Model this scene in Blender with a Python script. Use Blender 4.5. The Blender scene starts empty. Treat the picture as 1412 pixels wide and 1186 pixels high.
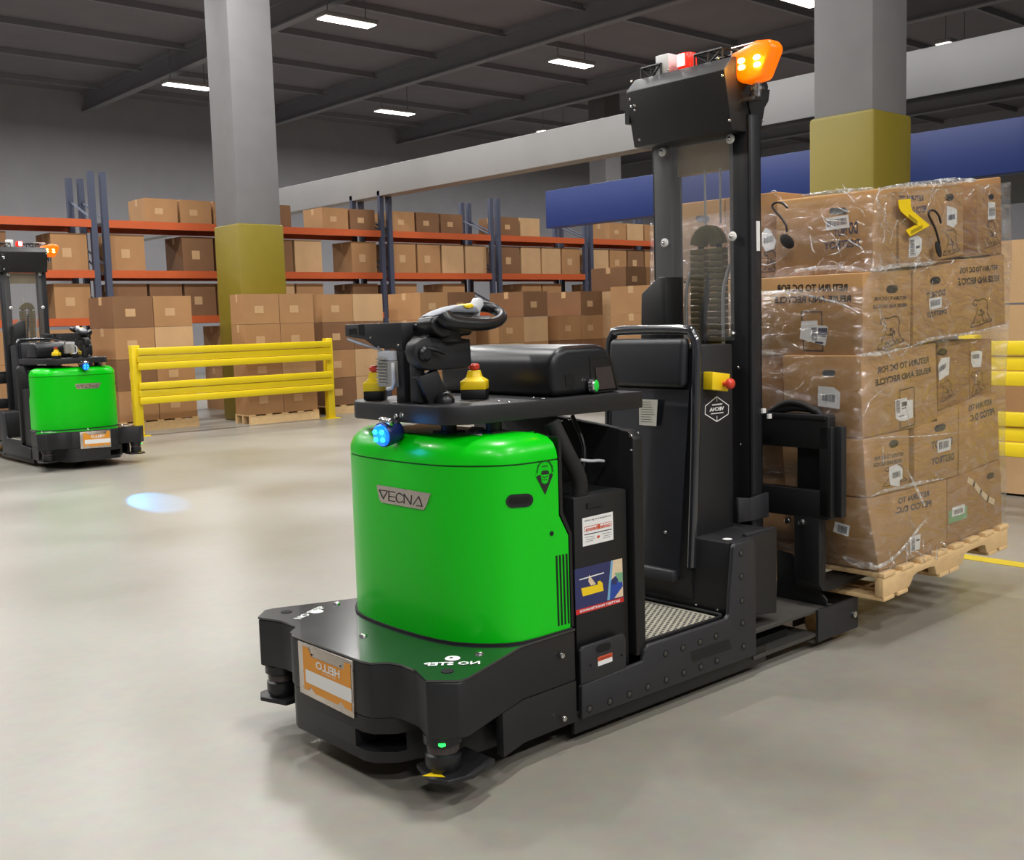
import bpy, bmesh, math, random
from math import sin, cos, pi, radians as R
from mathutils import Vector, Matrix
V = Vector
random.seed(7)
scn = bpy.context.scene
COL = scn.collection

# ------------------------------------------------------------------ camera, world, light, exposure
FPX, PCX, PCY = 1504.0, 706.0, 593.0            # focal length and centre for a 1412x1186 frame
YAW, PITCH, ROLL = R(48.585), R(-5.743), R(-1.690)
EYE = V((0, 0, 1.5))
cf = V((cos(YAW)*cos(PITCH), sin(YAW)*cos(PITCH), sin(PITCH)))
_r0 = V((sin(YAW), -cos(YAW), 0)); _u0 = _r0.cross(cf)
cr = _r0*cos(ROLL) + _u0*sin(ROLL); cu = -_r0*sin(ROLL) + _u0*cos(ROLL)
cam = bpy.data.cameras.new('camera'); camo = bpy.data.objects.new('camera', cam); COL.objects.link(camo)
cam.sensor_width = 36.0; cam.sensor_fit = 'HORIZONTAL'; cam.lens = FPX/1412*36; cam.clip_end = 300; cam.clip_start = 0.05
camo.matrix_world = Matrix(((cr.x, cu.x, -cf.x, EYE.x), (cr.y, cu.y, -cf.y, EYE.y), (cr.z, cu.z, -cf.z, EYE.z), (0, 0, 0, 1)))
scn.camera = camo
vs = scn.view_settings
vs.view_transform = 'Standard'; vs.look = 'None'; vs.gamma = 1.0; vs.use_curve_mapping = False
vs.exposure = 0.0
scn.cycles.caustics_reflective = False; scn.cycles.caustics_refractive = False
w = bpy.data.worlds.new('world'); scn.world = w; w.use_nodes = True
w.node_tree.nodes['Background'].inputs[0].default_value = (0.75, 0.8, 0.9, 1)
w.node_tree.nodes['Background'].inputs[1].default_value = 0.05
LAMP_POWER = 300.0
LAMP_Z = 8.2
# high bay fixtures: (x, y); the real fittings are built further down around the same lamps
FIXTURES = [(-2.5, -7), (2.5, -7), (7.5, -7), (12, -7), (-2.5, -2), (3.5, -3), (3.5, 2.5), (-2.5, 9), (2.5, 8), (7.5, 9)] + \
    [(x, 14) for x in (-2.5, 2.5, 7.5, 14, 21, 28)] + [(x, y) for x in (-2.5, 2.5, 7.5, 14, 21, 28, 36) for y in (21, 29)]
def area_lamp(x, y):
    l = bpy.data.lights.new('high_bay_lamp', 'AREA'); l.shape = 'RECTANGLE'; l.size = 1.3; l.size_y = 0.35
    l.energy = LAMP_POWER; l.color = (1.0, 0.985, 0.96)
    o = bpy.data.objects.new('high_bay_lamp', l); COL.objects.link(o); o.location = (x, y, LAMP_Z-0.09)
for _x, _y in FIXTURES: area_lamp(_x, _y)

# ------------------------------------------------------------------ pixel helpers: a photo pixel on a known plane of the place
def ray(x, y): return cf + cr*((x-PCX)/FPX) - cu*((y-PCY)/FPX)
def at(x, y, ax, val):
    d = ray(x, y); return EYE + d*((val-EYE[ax])/d[ax])
class Pl:
    def __init__(s, o, n):
        s.o = V(o); s.n = V(n).normalized()
        if s.n.dot(EYE-s.o) < 0: s.n = -s.n
    def hit(s, x, y, d=0.001):
        q = ray(x, y); t = (s.o-EYE).dot(s.n)/q.dot(s.n); return EYE + q*t + s.n*d
def PX(v): return Pl((v, 0, 0), (1, 0, 0))
def PY(v): return Pl((0, v, 0), (0, 1, 0))
def PZ(v): return Pl((0, 0, v), (0, 0, 1))

# ------------------------------------------------------------------ materials
def lin(c):
    f = lambda u: u/12.92 if u <= .04045 else ((u+.055)/1.055)**2.4
    return tuple(f(v/255.0) for v in c) + (1,)
def mat(name, rgb, rough=.5, metal=0., var=.0, scale=12., bump=0., bscale=80., emit=None, estr=0., coat=0., spec=.5, rvar=0.):
    m = bpy.data.materials.new(name); m.use_nodes = True
    nt = m.node_tree; b = nt.nodes['Principled BSDF']
    b.inputs['Base Color'].default_value = lin(rgb); b.inputs['Roughness'].default_value = rough
    b.inputs['Metallic'].default_value = metal; b.inputs['Coat Weight'].default_value = coat; b.inputs['Coat Roughness'].default_value = .06
    b.inputs['Specular IOR Level'].default_value = spec
    if emit: b.inputs['Emission Color'].default_value = lin(emit); b.inputs['Emission Strength'].default_value = estr
    tc = nt.nodes.new('ShaderNodeTexCoord')
    if var or rvar:
        n = nt.nodes.new('ShaderNodeTexNoise'); n.inputs['Scale'].default_value = scale; n.inputs['Detail'].default_value = 5
        nt.links.new(tc.outputs['Object'], n.inputs['Vector'])
        if var:
            mx = nt.nodes.new('ShaderNodeMix'); mx.data_type = 'RGBA'
            c = lin(rgb); mx.inputs[6].default_value = tuple(v*(1-var) for v in c[:3])+(1,); mx.inputs[7].default_value = tuple(min(1, v*(1+var)) for v in c[:3])+(1,)
            nt.links.new(n.outputs['Fac'], mx.inputs[0]); nt.links.new(mx.outputs[2], b.inputs['Base Color'])
        if rvar:
            mr = nt.nodes.new('ShaderNodeMapRange'); mr.inputs[3].default_value = max(0.02, rough-rvar); mr.inputs[4].default_value = rough+rvar
            nt.links.new(n.outputs['Fac'], mr.inputs[0]); nt.links.new(mr.outputs[0], b.inputs['Roughness'])
    if bump:
        n2 = nt.nodes.new('ShaderNodeTexNoise'); n2.inputs['Scale'].default_value = bscale; n2.inputs['Detail'].default_value = 3
        nt.links.new(tc.outputs['Object'], n2.inputs['Vector'])
        bp = nt.nodes.new('ShaderNodeBump'); bp.inputs['Strength'].default_value = bump; bp.inputs['Distance'].default_value = .01
        nt.links.new(n2.outputs['Fac'], bp.inputs['Height']); nt.links.new(bp.outputs['Normal'], b.inputs['Normal'])
    return m
def glass_film(name, fac, tint=(1, 1, 1, 1), wr=0., ws=9., rough=.1, haze=0., whites=(.9, .9, .9, 1)):
    m = bpy.data.materials.new(name); m.use_nodes = True; nt = m.node_tree; nt.nodes.clear()
    L = nt.links.new
    out = nt.nodes.new('ShaderNodeOutputMaterial'); tr = nt.nodes.new('ShaderNodeBsdfTransparent'); tr.inputs[0].default_value = tint
    gl = nt.nodes.new('ShaderNodeBsdfGlossy'); gl.inputs['Roughness'].default_value = rough; gl.inputs['Color'].default_value = (1, 1, 1, 1)
    df = nt.nodes.new('ShaderNodeBsdfDiffuse'); df.inputs[0].default_value = whites
    lw = nt.nodes.new('ShaderNodeLayerWeight'); lw.inputs['Blend'].default_value = .25
    mr = nt.nodes.new('ShaderNodeMapRange'); mr.inputs[3].default_value = fac; mr.inputs[4].default_value = fac+.35
    L(lw.outputs['Facing'], mr.inputs[0])
    m1 = nt.nodes.new('ShaderNodeMixShader'); m2 = nt.nodes.new('ShaderNodeMixShader')
    L(mr.outputs[0], m1.inputs[0]); L(tr.outputs[0], m1.inputs[1]); L(gl.outputs[0], m1.inputs[2])
    m2.inputs[0].default_value = haze; L(m1.outputs[0], m2.inputs[1]); L(df.outputs[0], m2.inputs[2]); L(m2.outputs[0], out.inputs[0])
    if wr:
        tc = nt.nodes.new('ShaderNodeTexCoord'); mp = nt.nodes.new('ShaderNodeMapping'); mp.inputs['Scale'].default_value = (1, 1, 2.4); mp.inputs['Rotation'].default_value = (.3, .35, 0)
        n = nt.nodes.new('ShaderNodeTexNoise'); n.inputs['Scale'].default_value = ws; n.inputs['Detail'].default_value = 6; n.inputs['Distortion'].default_value = 1.2
        L(tc.outputs['Object'], mp.inputs[0]); L(mp.outputs[0], n.inputs['Vector'])
        bp = nt.nodes.new('ShaderNodeBump'); bp.inputs['Strength'].default_value = wr; bp.inputs['Distance'].default_value = .04
        L(n.outputs['Fac'], bp.inputs['Height']); L(bp.outputs[0], gl.inputs['Normal']); L(bp.outputs[0], lw.inputs['Normal'])
        if haze:
            hr = nt.nodes.new('ShaderNodeMapRange'); hr.inputs[1].default_value = .5; hr.inputs[2].default_value = .75; hr.inputs[3].default_value = haze*.35; hr.inputs[4].default_value = haze*2.6
            L(n.outputs['Fac'], hr.inputs[0]); L(hr.outputs[0], m2.inputs[0])
    return m
M = {}
M['black'] = mat('black_powder_coat', (24, 24, 27), .5, var=.12, scale=30, bump=.06, bscale=400)
M['black_dark'] = mat('black_paint', (14, 14, 16), .5, var=.1, scale=20)
M['black_gloss'] = mat('black_gloss_plate', (34, 36, 41), .2, var=.1, scale=8, rvar=.04, coat=1., spec=.8)
M['rail'] = mat('dark_grey_steel', (36, 36, 40), .5, var=.12, scale=25, bump=.05, bscale=300)
M['deck'] = mat('worn_grey_steel', (62, 60, 56), .6, var=.2, scale=14)
M['mast'] = mat('mast_steel', (30, 31, 35), .4, var=.12, scale=10)
M['black_cloth'] = mat('black_vinyl', (27, 28, 33), .42, var=.1, scale=50, bump=.12, bscale=260)
M['plastic'] = mat('black_moulded_plastic', (20, 21, 25), .36, var=.1, scale=30, bump=.04, bscale=500)
M['rubber'] = mat('black_rubber', (14, 14, 15), .7, var=.1)
M['void'] = mat('dark_interior', (6, 6, 7), .9, var=.1)
M['green'] = mat('green_gloss_paint', (0, 200, 16), .3, var=.03, scale=3, coat=.12, spec=.35)
M['groove'] = mat('dark_green_seam', (4, 80, 16), .5, var=.05)
M['chrome'] = mat('polished_steel', (205, 205, 205), .18, metal=1., var=.05)
M['zinc'] = mat('brushed_plate_steel', (205, 196, 186), .3, metal=.9, var=.1, scale=40, rvar=.1)
M['white'] = mat('white_label_vinyl', (232, 232, 230), .5, var=.02)
M['ink'] = mat('black_ink', (28, 26, 26), .6, var=.05)
M['inkblue'] = mat('blue_black_ink', (52, 54, 78), .6, var=.1)
M['brownink'] = mat('brown_print_ink', (74, 52, 36), .7, var=.1)
M['orange'] = mat('orange_plate_print', (224, 148, 40), .45, var=.04)
M['orangered'] = mat('orange_red_print', (205, 80, 45), .5, var=.05)
M['redp'] = mat('red_print', (200, 40, 40), .5, var=.05)
M['navy'] = mat('navy_poster_print', (46, 50, 96), .4, var=.2, scale=30)
M['bluep'] = mat('blue_poster_print', (40, 70, 160), .4, var=.2, scale=60)
M['skyp'] = mat('pale_blue_poster_print', (120, 170, 205), .4, var=.1)
M['sandp'] = mat('sand_poster_print', (222, 200, 165), .4, var=.15, scale=60)
M['greenp'] = mat('green_poster_print', (120, 170, 130), .4, var=.1)
M['yellow'] = mat('yellow_plastic', (240, 205, 25), .4, var=.03)
M['red'] = mat('red_plastic', (205, 62, 42), .35, var=.03)
M['greenbtn'] = mat('green_button_plastic', (30, 170, 60), .3, emit=(30, 200, 60), estr=.35)
M['grey_plastic'] = mat('grey_moulded_plastic', (122, 126, 134), .45, var=.06, scale=40)
M['light_grey'] = mat('light_grey_plastic', (190, 192, 195), .4, var=.05)
M['aluminium'] = mat('cast_aluminium', (178, 176, 170), .45, metal=.55, var=.15, scale=60)
M['screen'] = mat('dark_display_glass', (60, 52, 52), .25, var=.2, scale=30)
M['paper'] = mat('aged_paper_label', (205, 202, 190), .7, var=.1, scale=60)
M['mesh_floor'] = mat('grey_grip_mat', (150, 146, 130), .8, var=.08)
M['board'] = mat('corrugated_cardboard', (176, 134, 84), .8, var=.10, scale=6, bump=.05, bscale=120)
M['board2'] = mat('darker_corrugated_cardboard', (158, 116, 72), .8, var=.10, scale=6, bump=.05, bscale=120)
M['wood'] = mat('pale_pallet_wood', (222, 188, 138), .75, var=.14, scale=18, bump=.1, bscale=60)
M['amber'] = mat('amber_lens', (240, 95, 5), .25, emit=(255, 116, 0), estr=.72)
M['amber_led'] = mat('amber_led', (255, 240, 190), .2, emit=(255, 225, 120), estr=4)
M['redlens'] = mat('red_beacon_lens', (230, 40, 30), .25, emit=(235, 45, 30), estr=1.0)
M['white_led'] = mat('white_led', (255, 245, 235), .2, emit=(255, 235, 225), estr=3.0)
M['bluelens'] = mat('blue_lamp_lens', (20, 110, 245), .2, emit=(15, 115, 245), estr=.95)
M['blue_led'] = mat('blue_led', (60, 190, 255), .2, emit=(50, 190, 255), estr=1.4)
M['bluehouse'] = mat('dark_blue_lamp_housing', (22, 34, 84), .35, var=.1)
M['greenled'] = mat('green_led', (40, 230, 90), .2, emit=(40, 235, 90), estr=2.0)
M['poly'] = glass_film('clear_guard_polycarbonate', .035, (.93, .93, .92, 1), rough=.04, haze=.03)
M['film'] = glass_film('clear_stretch_film', .07, (.97, .97, .97, 1), wr=1.0, ws=6, rough=.14, haze=.045)
M['chain_plastic'] = mat('olive_brown_cable_chain', (98, 84, 18), .5, var=.15, scale=30)
M['tan'] = mat('tan_reflection_tint', (196, 172, 128), .5, var=.15, scale=10)  # brownish reflection in the mast guard, put into the cross tie's colour
M['wheel'] = mat('tan_polyurethane_tyre', (205, 160, 100), .5, var=.1)

# ------------------------------------------------------------------ mesh builder
_txt = {}
def text_mesh(s, bold=0.0):
    k = (s, bold)
    if k not in _txt:
        c = bpy.data.curves.new('t', 'FONT'); c.body = s; c.resolution_u = 2; c.offset = bold
        o = bpy.data.objects.new('t', c); me = bpy.data.meshes.new_from_object(o)
        vv = [(v.co.x, v.co.y) for v in me.vertices]; ff = [list(p.vertices) for p in me.polygons]
        x0 = min(v[0] for v in vv); x1 = max(v[0] for v in vv); y0 = min(v[1] for v in vv); y1 = max(v[1] for v in vv)
        _txt[k] = ([((x-x0)/(x1-x0), (y-y0)/max(1e-6, y1-y0)) for x, y in vv], ff)
        bpy.data.objects.remove(o); bpy.data.meshes.remove(me); bpy.data.curves.remove(c)
    return _txt[k]
def bil(q, u, v): return (q[0]*(1-u)+q[1]*u)*(1-v) + (q[3]*(1-u)+q[2]*u)*v
class MB:
    def __init__(s): s.v = []; s.f = []; s.m = []; s.cur = 0
    def add(s, vs_, fs):
        n = len(s.v); s.v += [V(p) for p in vs_]
        for f in fs: s.f.append([i+n for i in f]); s.m.append(s.cur)
        return s
    def use(s, i): s.cur = i; return s
    def hexa(s, p): return s.add(p, [(0, 3, 2, 1), (4, 5, 6, 7), (0, 1, 5, 4), (1, 2, 6, 5), (2, 3, 7, 6), (3, 0, 4, 7)])
    def box(s, x0, x1, y0, y1, z0, z1):
        return s.hexa([(x0, y0, z0), (x1, y0, z0), (x1, y1, z0), (x0, y1, z0), (x0, y0, z1), (x1, y0, z1), (x1, y1, z1), (x0, y1, z1)])
    def prism(s, poly, ax, a, b):
        n = len(poly)
        def mk(p, h): return {'x': (h, p[0], p[1]), 'y': (p[0], h, p[1]), 'z': (p[0], p[1], h)}[ax]
        vv = [mk(p, a) for p in poly]+[mk(p, b) for p in poly]
        return s.add(vv, [list(range(n))[::-1], list(range(n, 2*n))]+[(i, (i+1) % n, n+(i+1) % n, n+i) for i in range(n)])
    def loft(s, rings, closed=True, cap0=True, cap1=True):
        n = len(rings[0]); vv = [p for r_ in rings for p in r_]; fs = []
        for k in range(len(rings)-1):
            for i in range(n if closed else n-1):
                j = (i+1) % n; fs.append((k*n+i, k*n+j, (k+1)*n+j, (k+1)*n+i))
        if cap0: fs.append(list(range(n))[::-1])
        if cap1: fs.append([(len(rings)-1)*n+i for i in range(n)])
        return s.add(vv, fs)
    def cyl(s, p0, p1, r0, r1=None, n=16, cap0=True, cap1=True):
        p0, p1 = V(p0), V(p1); d = (p1-p0).normalized(); a = d.orthogonal().normalized(); b = d.cross(a)
        if r1 is None: r1 = r0
        ring = lambda p, r_: [p+(a*cos(2*pi*i/n)+b*sin(2*pi*i/n))*r_ for i in range(n)]
        return s.loft([ring(p0, r0), ring(p1, r1)], True, cap0, cap1)
    def lathe(s, c, d, prof, n=20):
        c, d = V(c), V(d).normalized(); a = d.orthogonal().normalized(); b = d.cross(a)
        return s.loft([[c+d*h+(a*cos(2*pi*i/n)+b*sin(2*pi*i/n))*max(r_, 1e-4) for i in range(n)] for r_, h in prof])
    def tube(s, path, r, n=8, closed=False):
        P = [V(p) for p in path]; rr = r if isinstance(r, (list, tuple)) else [r]*len(P)
        T = []
        for i in range(len(P)):
            a = P[i-1] if (i > 0 or closed) else P[i]; b = P[(i+1) % len(P)] if (i < len(P)-1 or closed) else P[i]
            T.append((b-a).normalized())
        nrm = T[0].orthogonal().normalized(); rings = []
        for i in range(len(P)):
            nrm = (nrm-T[i]*nrm.dot(T[i])).normalized(); b = T[i].cross(nrm)
            rings.append([P[i]+(nrm*cos(2*pi*k/n)+b*sin(2*pi*k/n))*rr[i] for k in range(n)])
        if closed: rings.append(rings[0])
        return s.loft(rings, True, not closed, not closed)
    def sphere(s, c, r, n=14, sc=(1, 1, 1)):
        c = V(c); rings = []
        for k in range(1, n//2):
            t = pi*k/(n//2); rings.append([c+V((sin(t)*cos(2*pi*i/n)*r*sc[0], sin(t)*sin(2*pi*i/n)*r*sc[1], -cos(t)*r*sc[2])) for i in range(n)])
        return s.loft(rings)
    def poly(s, pts): return s.add(pts, [list(range(len(pts)))])
    def ppx(s, pl, pix, d=.001): return s.poly([pl.hit(x, y, d) for x, y in pix])
    def slab(s, pl, pix, t):          # flat outline with thickness t standing off a plane
        a = [pl.hit(x, y, 0) for x, y in pix]; b = [p+pl.n*t for p in a]
        return s.loft([a, b])
    def text(s, q, st, mirror=False, bold=0.):
        vv, ff = text_mesh(st, bold)
        return s.add([bil(q, (1-x if mirror else x), y) for x, y in vv], ff)
    def tpx(s, pl, st, pix, mirror=False, d=.0015, bold=0.):   # pix: bl, br, tr, tl
        return s.text([pl.hit(x, y, d) for x, y in pix], st, mirror, bold)
    def ribbon(s, pl, pts, w_, d=.0015, closed=False):
        n = pl.n; P = [V(p)+n*d for p in pts]; L = len(P)
        for i in range(L if closed else L-1):
            a, b = P[i], P[(i+1) % L]; t = (b-a)
            if t.length < 1e-6: continue
            t.normalize(); sd = n.cross(t)*w_/2
            s.poly([a-sd-t*w_*.3, a+sd-t*w_*.3, b+sd+t*w_*.3, b-sd+t*w_*.3])
        return s
    def rpx(s, pl, pix, w_, d=.0015, closed=False):
        return s.ribbon(pl, [pl.hit(x, y, 0) for x, y in pix], w_, d, closed)
WORLD = {}
def part(name, mb, mats, parent=None, bevel=0., seg=2, label=None, smooth=40):
    mats = mats if isinstance(mats, (list, tuple)) else [mats]
    lo = V([min(v[i] for v in mb.v) for i in range(3)]); hi = V([max(v[i] for v in mb.v) for i in range(3)])
    org = (lo+hi)/2
    if parent is None: org.z = lo.z
    me = bpy.data.meshes.new(name); me.from_pydata([v-org for v in mb.v], [], mb.f)
    me.polygons.foreach_set('material_index', mb.m)
    for m_ in mats: me.materials.append(M[m_] if isinstance(m_, str) else m_)
    bm = bmesh.new(); bm.from_mesh(me); bmesh.ops.recalc_face_normals(bm, faces=bm.faces)
    if bevel:
        es = [e for e in bm.edges if len(e.link_faces) == 2 and e.calc_face_angle(0) > .6]
        bmesh.ops.bevel(bm, geom=es, offset=bevel, segments=seg, affect='EDGES', clamp_overlap=True, profile=.5)
    bm.to_mesh(me); bm.free()
    me.polygons.foreach_set('use_smooth', [True]*len(me.polygons)); me.set_sharp_from_angle(angle=R(smooth)); me.update()
    o = bpy.data.objects.new(name, me); COL.objects.link(o)
    WORLD[o.name] = org
    if parent: o.parent = parent; o.location = org-WORLD[parent.name]
    else: o.location = org
    if label: o['label'] = label
    return o
def empty(name, loc, label, cat, group=None):
    o = bpy.data.objects.new(name, None); COL.objects.link(o); o.empty_display_size = .1; o.location = loc; WORLD[o.name] = V(loc)
    return tag(o, label, cat, group)
def tag(o, label, cat, group=None):
    o['label'] = label; o['category'] = cat
    if group: o['group'] = group
    return o
def struct(name, mb, mats, parent=None, **k):
    o = part(name, mb, mats, parent, **k)
    if parent is None: o['kind'] = 'structure'
    return o
def share(src, name, loc, parent=None):    # another piece on the same mesh
    o = src.copy(); o.name = name; COL.objects.link(o); WORLD[o.name] = V(loc)
    if parent: o.parent = parent; o.location = V(loc)-WORLD[parent.name]
    else: o.location = loc
    return o
def copy_tree(o, parent=None):
    c = o.copy(); COL.objects.link(c)
    if parent: c.parent = parent
    for ch in o.children: copy_tree(ch, c)
    return c
def screws(name, pts, n, r, matn, parent, h=.006, dome=True):
    n = V(n).normalized(); first = None
    for p in pts:
        p = V(p)
        if first is None:
            mb = MB().lathe(p-n*.002, n, [(r, 0), (r, h*.35), (r*.8, h*.8), (r*.35, h)] if dome else [(r, 0), (r, h*.5), (r*.72, h*.5), (r*.55, .001), (.0005, .001)], 12)
            first = part(name, mb, matn, parent); off = WORLD[first.name]-p
        else: share(first, name, p+off, parent)

#@@STRUCTURE
# ------------------------------------------------------------------ the hall
def floor_mat():
    m = mat('polished_concrete', (176, 172, 164), .32, var=0); nt = m.node_tree; b = nt.nodes['Principled BSDF']; L = nt.links.new
    tc = nt.nodes.new('ShaderNodeTexCoord')
    n1 = nt.nodes.new('ShaderNodeTexNoise'); n1.inputs['Scale'].default_value = .55; n1.inputs['Detail'].default_value = 6
    n2 = nt.nodes.new('ShaderNodeTexNoise'); n2.inputs['Scale'].default_value = 14; n2.inputs['Detail'].default_value = 8
    L(tc.outputs['Object'], n1.inputs['Vector']); L(tc.outputs['Object'], n2.inputs['Vector'])
    r1 = nt.nodes.new('ShaderNodeValToRGB'); r1.color_ramp.elements[0].position = .3; r1.color_ramp.elements[1].position = .7
    r1.color_ramp.elements[0].color = lin((136, 131, 120)); r1.color_ramp.elements[1].color = lin((160, 157, 150))
    mx = nt.nodes.new('ShaderNodeMix'); mx.data_type = 'RGBA'; mx.blend_type = 'MULTIPLY'; mx.inputs[0].default_value = .22
    L(n1.outputs['Fac'], r1.inputs[0]); L(r1.outputs[0], mx.inputs[6]); L(n2.outputs['Color'], mx.inputs[7]); L(mx.outputs[2], b.inputs['Base Color'])
    mr = nt.nodes.new('ShaderNodeMapRange'); mr.inputs[3].default_value = .24; mr.inputs[4].default_value = .42
    L(n1.outputs['Fac'], mr.inputs[0]); L(mr.outputs[0], b.inputs['Roughness'])
    return m
M['floor'] = floor_mat()
M['ceil'] = mat('dark_ribbed_roof_deck', (120, 116, 122), .8, var=.15, scale=.8)
M['beamgrey'] = mat('grey_roof_steel', (128, 128, 134), .6, var=.1, scale=2)
M['wallgrey'] = mat('grey_wall_panel', (150, 149, 154), .7, var=.1, scale=1.5)
M['whitebeam'] = mat('white_painted_beam', (158, 157, 157), .5, var=.06, scale=2)
M['concrete'] = mat('column_concrete', (112, 111, 112), .7, var=.1, scale=4)  # grey darkened to stand in for the dim light at the right column
M['colyellow'] = mat('yellow_column_wrap', (124, 110, 20), .5, var=.08, scale=5)  # yellow taken down to olive; the shade on the right column is painted in
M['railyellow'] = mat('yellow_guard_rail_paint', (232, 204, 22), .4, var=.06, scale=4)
M['blueband'] = mat('blue_painted_fascia', (17, 42, 104), .5, var=.08, scale=2)
M['lineyellow'] = mat('yellow_floor_paint', (205, 180, 50), .5, var=.15, scale=12)
M['rackorange'] = mat('orange_rack_beam', (196, 92, 48), .45, var=.08)
M['rackblue'] = mat('blue_grey_rack_upright', (70, 76, 96), .5, var=.08)
M['lamp_emit'] = mat('high_bay_diffuser', (255, 255, 250), .4, emit=(255, 250, 238), estr=6)
X0, X1, Y0, Y1, H = -12., 44., -12., 36., 9.2
struct('floor', MB().box(X0, X1, Y0, Y1, -.2, 0), 'floor')
struct('ceiling', MB().box(X0, X1, Y0, Y1, H, H+.2), 'ceil')
struct('wall_right', MB().box(X0, X1, Y0-.2, Y0, 0, H), 'wallgrey')
struct('wall_left', MB().box(X0, X1, Y1, Y1+.2, 0, H), 'wallgrey')
struct('wall_back', MB().box(X1, X1+.2, Y0, Y1, 0, H), 'wallgrey')
struct('wall_front', MB().box(X0-.2, X0, Y0, Y1, 0, H), 'wallgrey')
for i in range(9):
    x = X0+6.2*i+1.0
    b = struct('roof_beam', MB().box(x-.12, x+.12, Y0, Y1, H-.62, H-.6+.02).box(x-.02, x+.02, Y0, Y1, H-.6, H-.08).box(x-.12, x+.12, Y0, Y1, H-.1, H-.001), 'beamgrey')
for j in range(16):
    y = Y0+3*j+1.5
    struct('roof_purlin', MB().box(X0, X1, y-.05, y+.05, H-.16, H-.002), 'beamgrey')
# the fittings of the high bay lamps
fx0 = None
for (x, y) in FIXTURES:
    if fx0 is None:
        fx0 = empty('high_bay_light', (x, y, LAMP_Z), 'white high bay light hanging under the dark roof', 'light', 'high bay lights under the roof')
        part('housing', MB().box(x-.7, x+.7, y-.22, y+.22, LAMP_Z, LAMP_Z+.1), 'whitebeam', fx0, bevel=.02)
        part('diffuser', MB().box(x-.66, x+.66, y-.18, y+.18, LAMP_Z-.02, LAMP_Z-.001), 'lamp_emit', fx0)
        part('hanger', MB().cyl((x-.5, y, LAMP_Z+.1), (x-.5, y, H-.002), .012, n=6), 'beamgrey', fx0)
        part('hanger', MB().cyl((x+.5, y, LAMP_Z+.1), (x+.5, y, H-.002), .012, n=6), 'beamgrey', fx0)
    else:
        c = copy_tree(fx0); c.location = (x, y, LAMP_Z)
# long white beam and blue fascia of the raised dock behind the load, both running across the hall
p = at(1412, 60, 0, 13.0); zt = at(1412, 36, 0, 13.0).z; zb = at(1412, 108, 0, 13.0).z
struct('trim_1', MB().box(13.0, 13.35, p.y-6, 34, zb, zt), 'whitebeam', bevel=.02)
zt2 = at(1412, 160, 0, 10.5).z; zb2 = at(1412, 236, 0, 10.5).z; yb = at(1412, 200, 0, 10.5).y
struct('trim_2', MB().box(10.5, 10.7, yb-6, yb+6.5, zb2, zt2), 'blueband', bevel=.01)
struct('mezzanine_deck', MB().box(10.7, 16.5, yb-6, yb+6.5, zt2-.25, zt2-.05), 'black_dark')
# columns with yellow wraps
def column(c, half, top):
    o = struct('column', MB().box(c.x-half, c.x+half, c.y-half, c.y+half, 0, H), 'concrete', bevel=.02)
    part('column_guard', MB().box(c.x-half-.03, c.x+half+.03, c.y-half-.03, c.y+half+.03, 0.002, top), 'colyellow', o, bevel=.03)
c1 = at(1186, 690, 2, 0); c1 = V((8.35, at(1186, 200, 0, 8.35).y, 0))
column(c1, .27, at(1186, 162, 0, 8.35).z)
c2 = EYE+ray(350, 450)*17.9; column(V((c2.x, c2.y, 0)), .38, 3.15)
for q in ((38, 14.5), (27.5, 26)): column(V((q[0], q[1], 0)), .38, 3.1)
# yellow floor line
a = at(1330, 768, 2, 0)
struct('floor_line', MB().box(a.x-.06, a.x+.06, -6, 6.5, .0005, .003), 'lineyellow')

# guard rails
def guard(x, y, L, along, label, n=2):
    t = empty('guard_rail', (x, y, 0), label, 'guard rail')
    ux = V((1, 0, 0)) if along == 'x' else V((0, 1, 0)); px = V((ux.y, ux.x, 0))
    def bx(a, b, lo, hi, z0, z1, mb):
        p0 = V((x, y, 0))+ux*a+px*lo; p1 = V((x, y, 0))+ux*b+px*hi
        return mb.box(min(p0.x, p1.x), max(p0.x, p1.x), min(p0.y, p1.y), max(p0.y, p1.y), z0, z1)
    for z in (.46, .95):
        mb = MB()
        for k in range(3): bx(0, L, .0+(k % 2)*.02, .05+(k % 2)*.02, z+k*.105, z+k*.105+.10, mb)
        part('rail', mb, 'railyellow', t, bevel=.012)
    for k in range(n):
        q = L*k/(n-1)
        mb = MB(); bx(q-.06, q+.06, .07, .19, 0.012, 1.3, mb); f = part('post', mb, 'railyellow', t, bevel=.01)
        mb = MB(); bx(q-.13, q+.13, .02, .26, 0., .012, mb); part('foot_plate', mb, 'railyellow', f)
    return t
g0 = at(330, 590, 2, 0)
guard(g0.x-1.5, g0.y, 3.2, 'x', 'yellow double guard rail far behind the steering handle, left of truck')
g1 = at(1400, 722, 2, 0)
guard(g1.x, g1.y-4.2, 4.6, 'y', 'yellow double guard rail just right of the wrapped load', 3)

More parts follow.
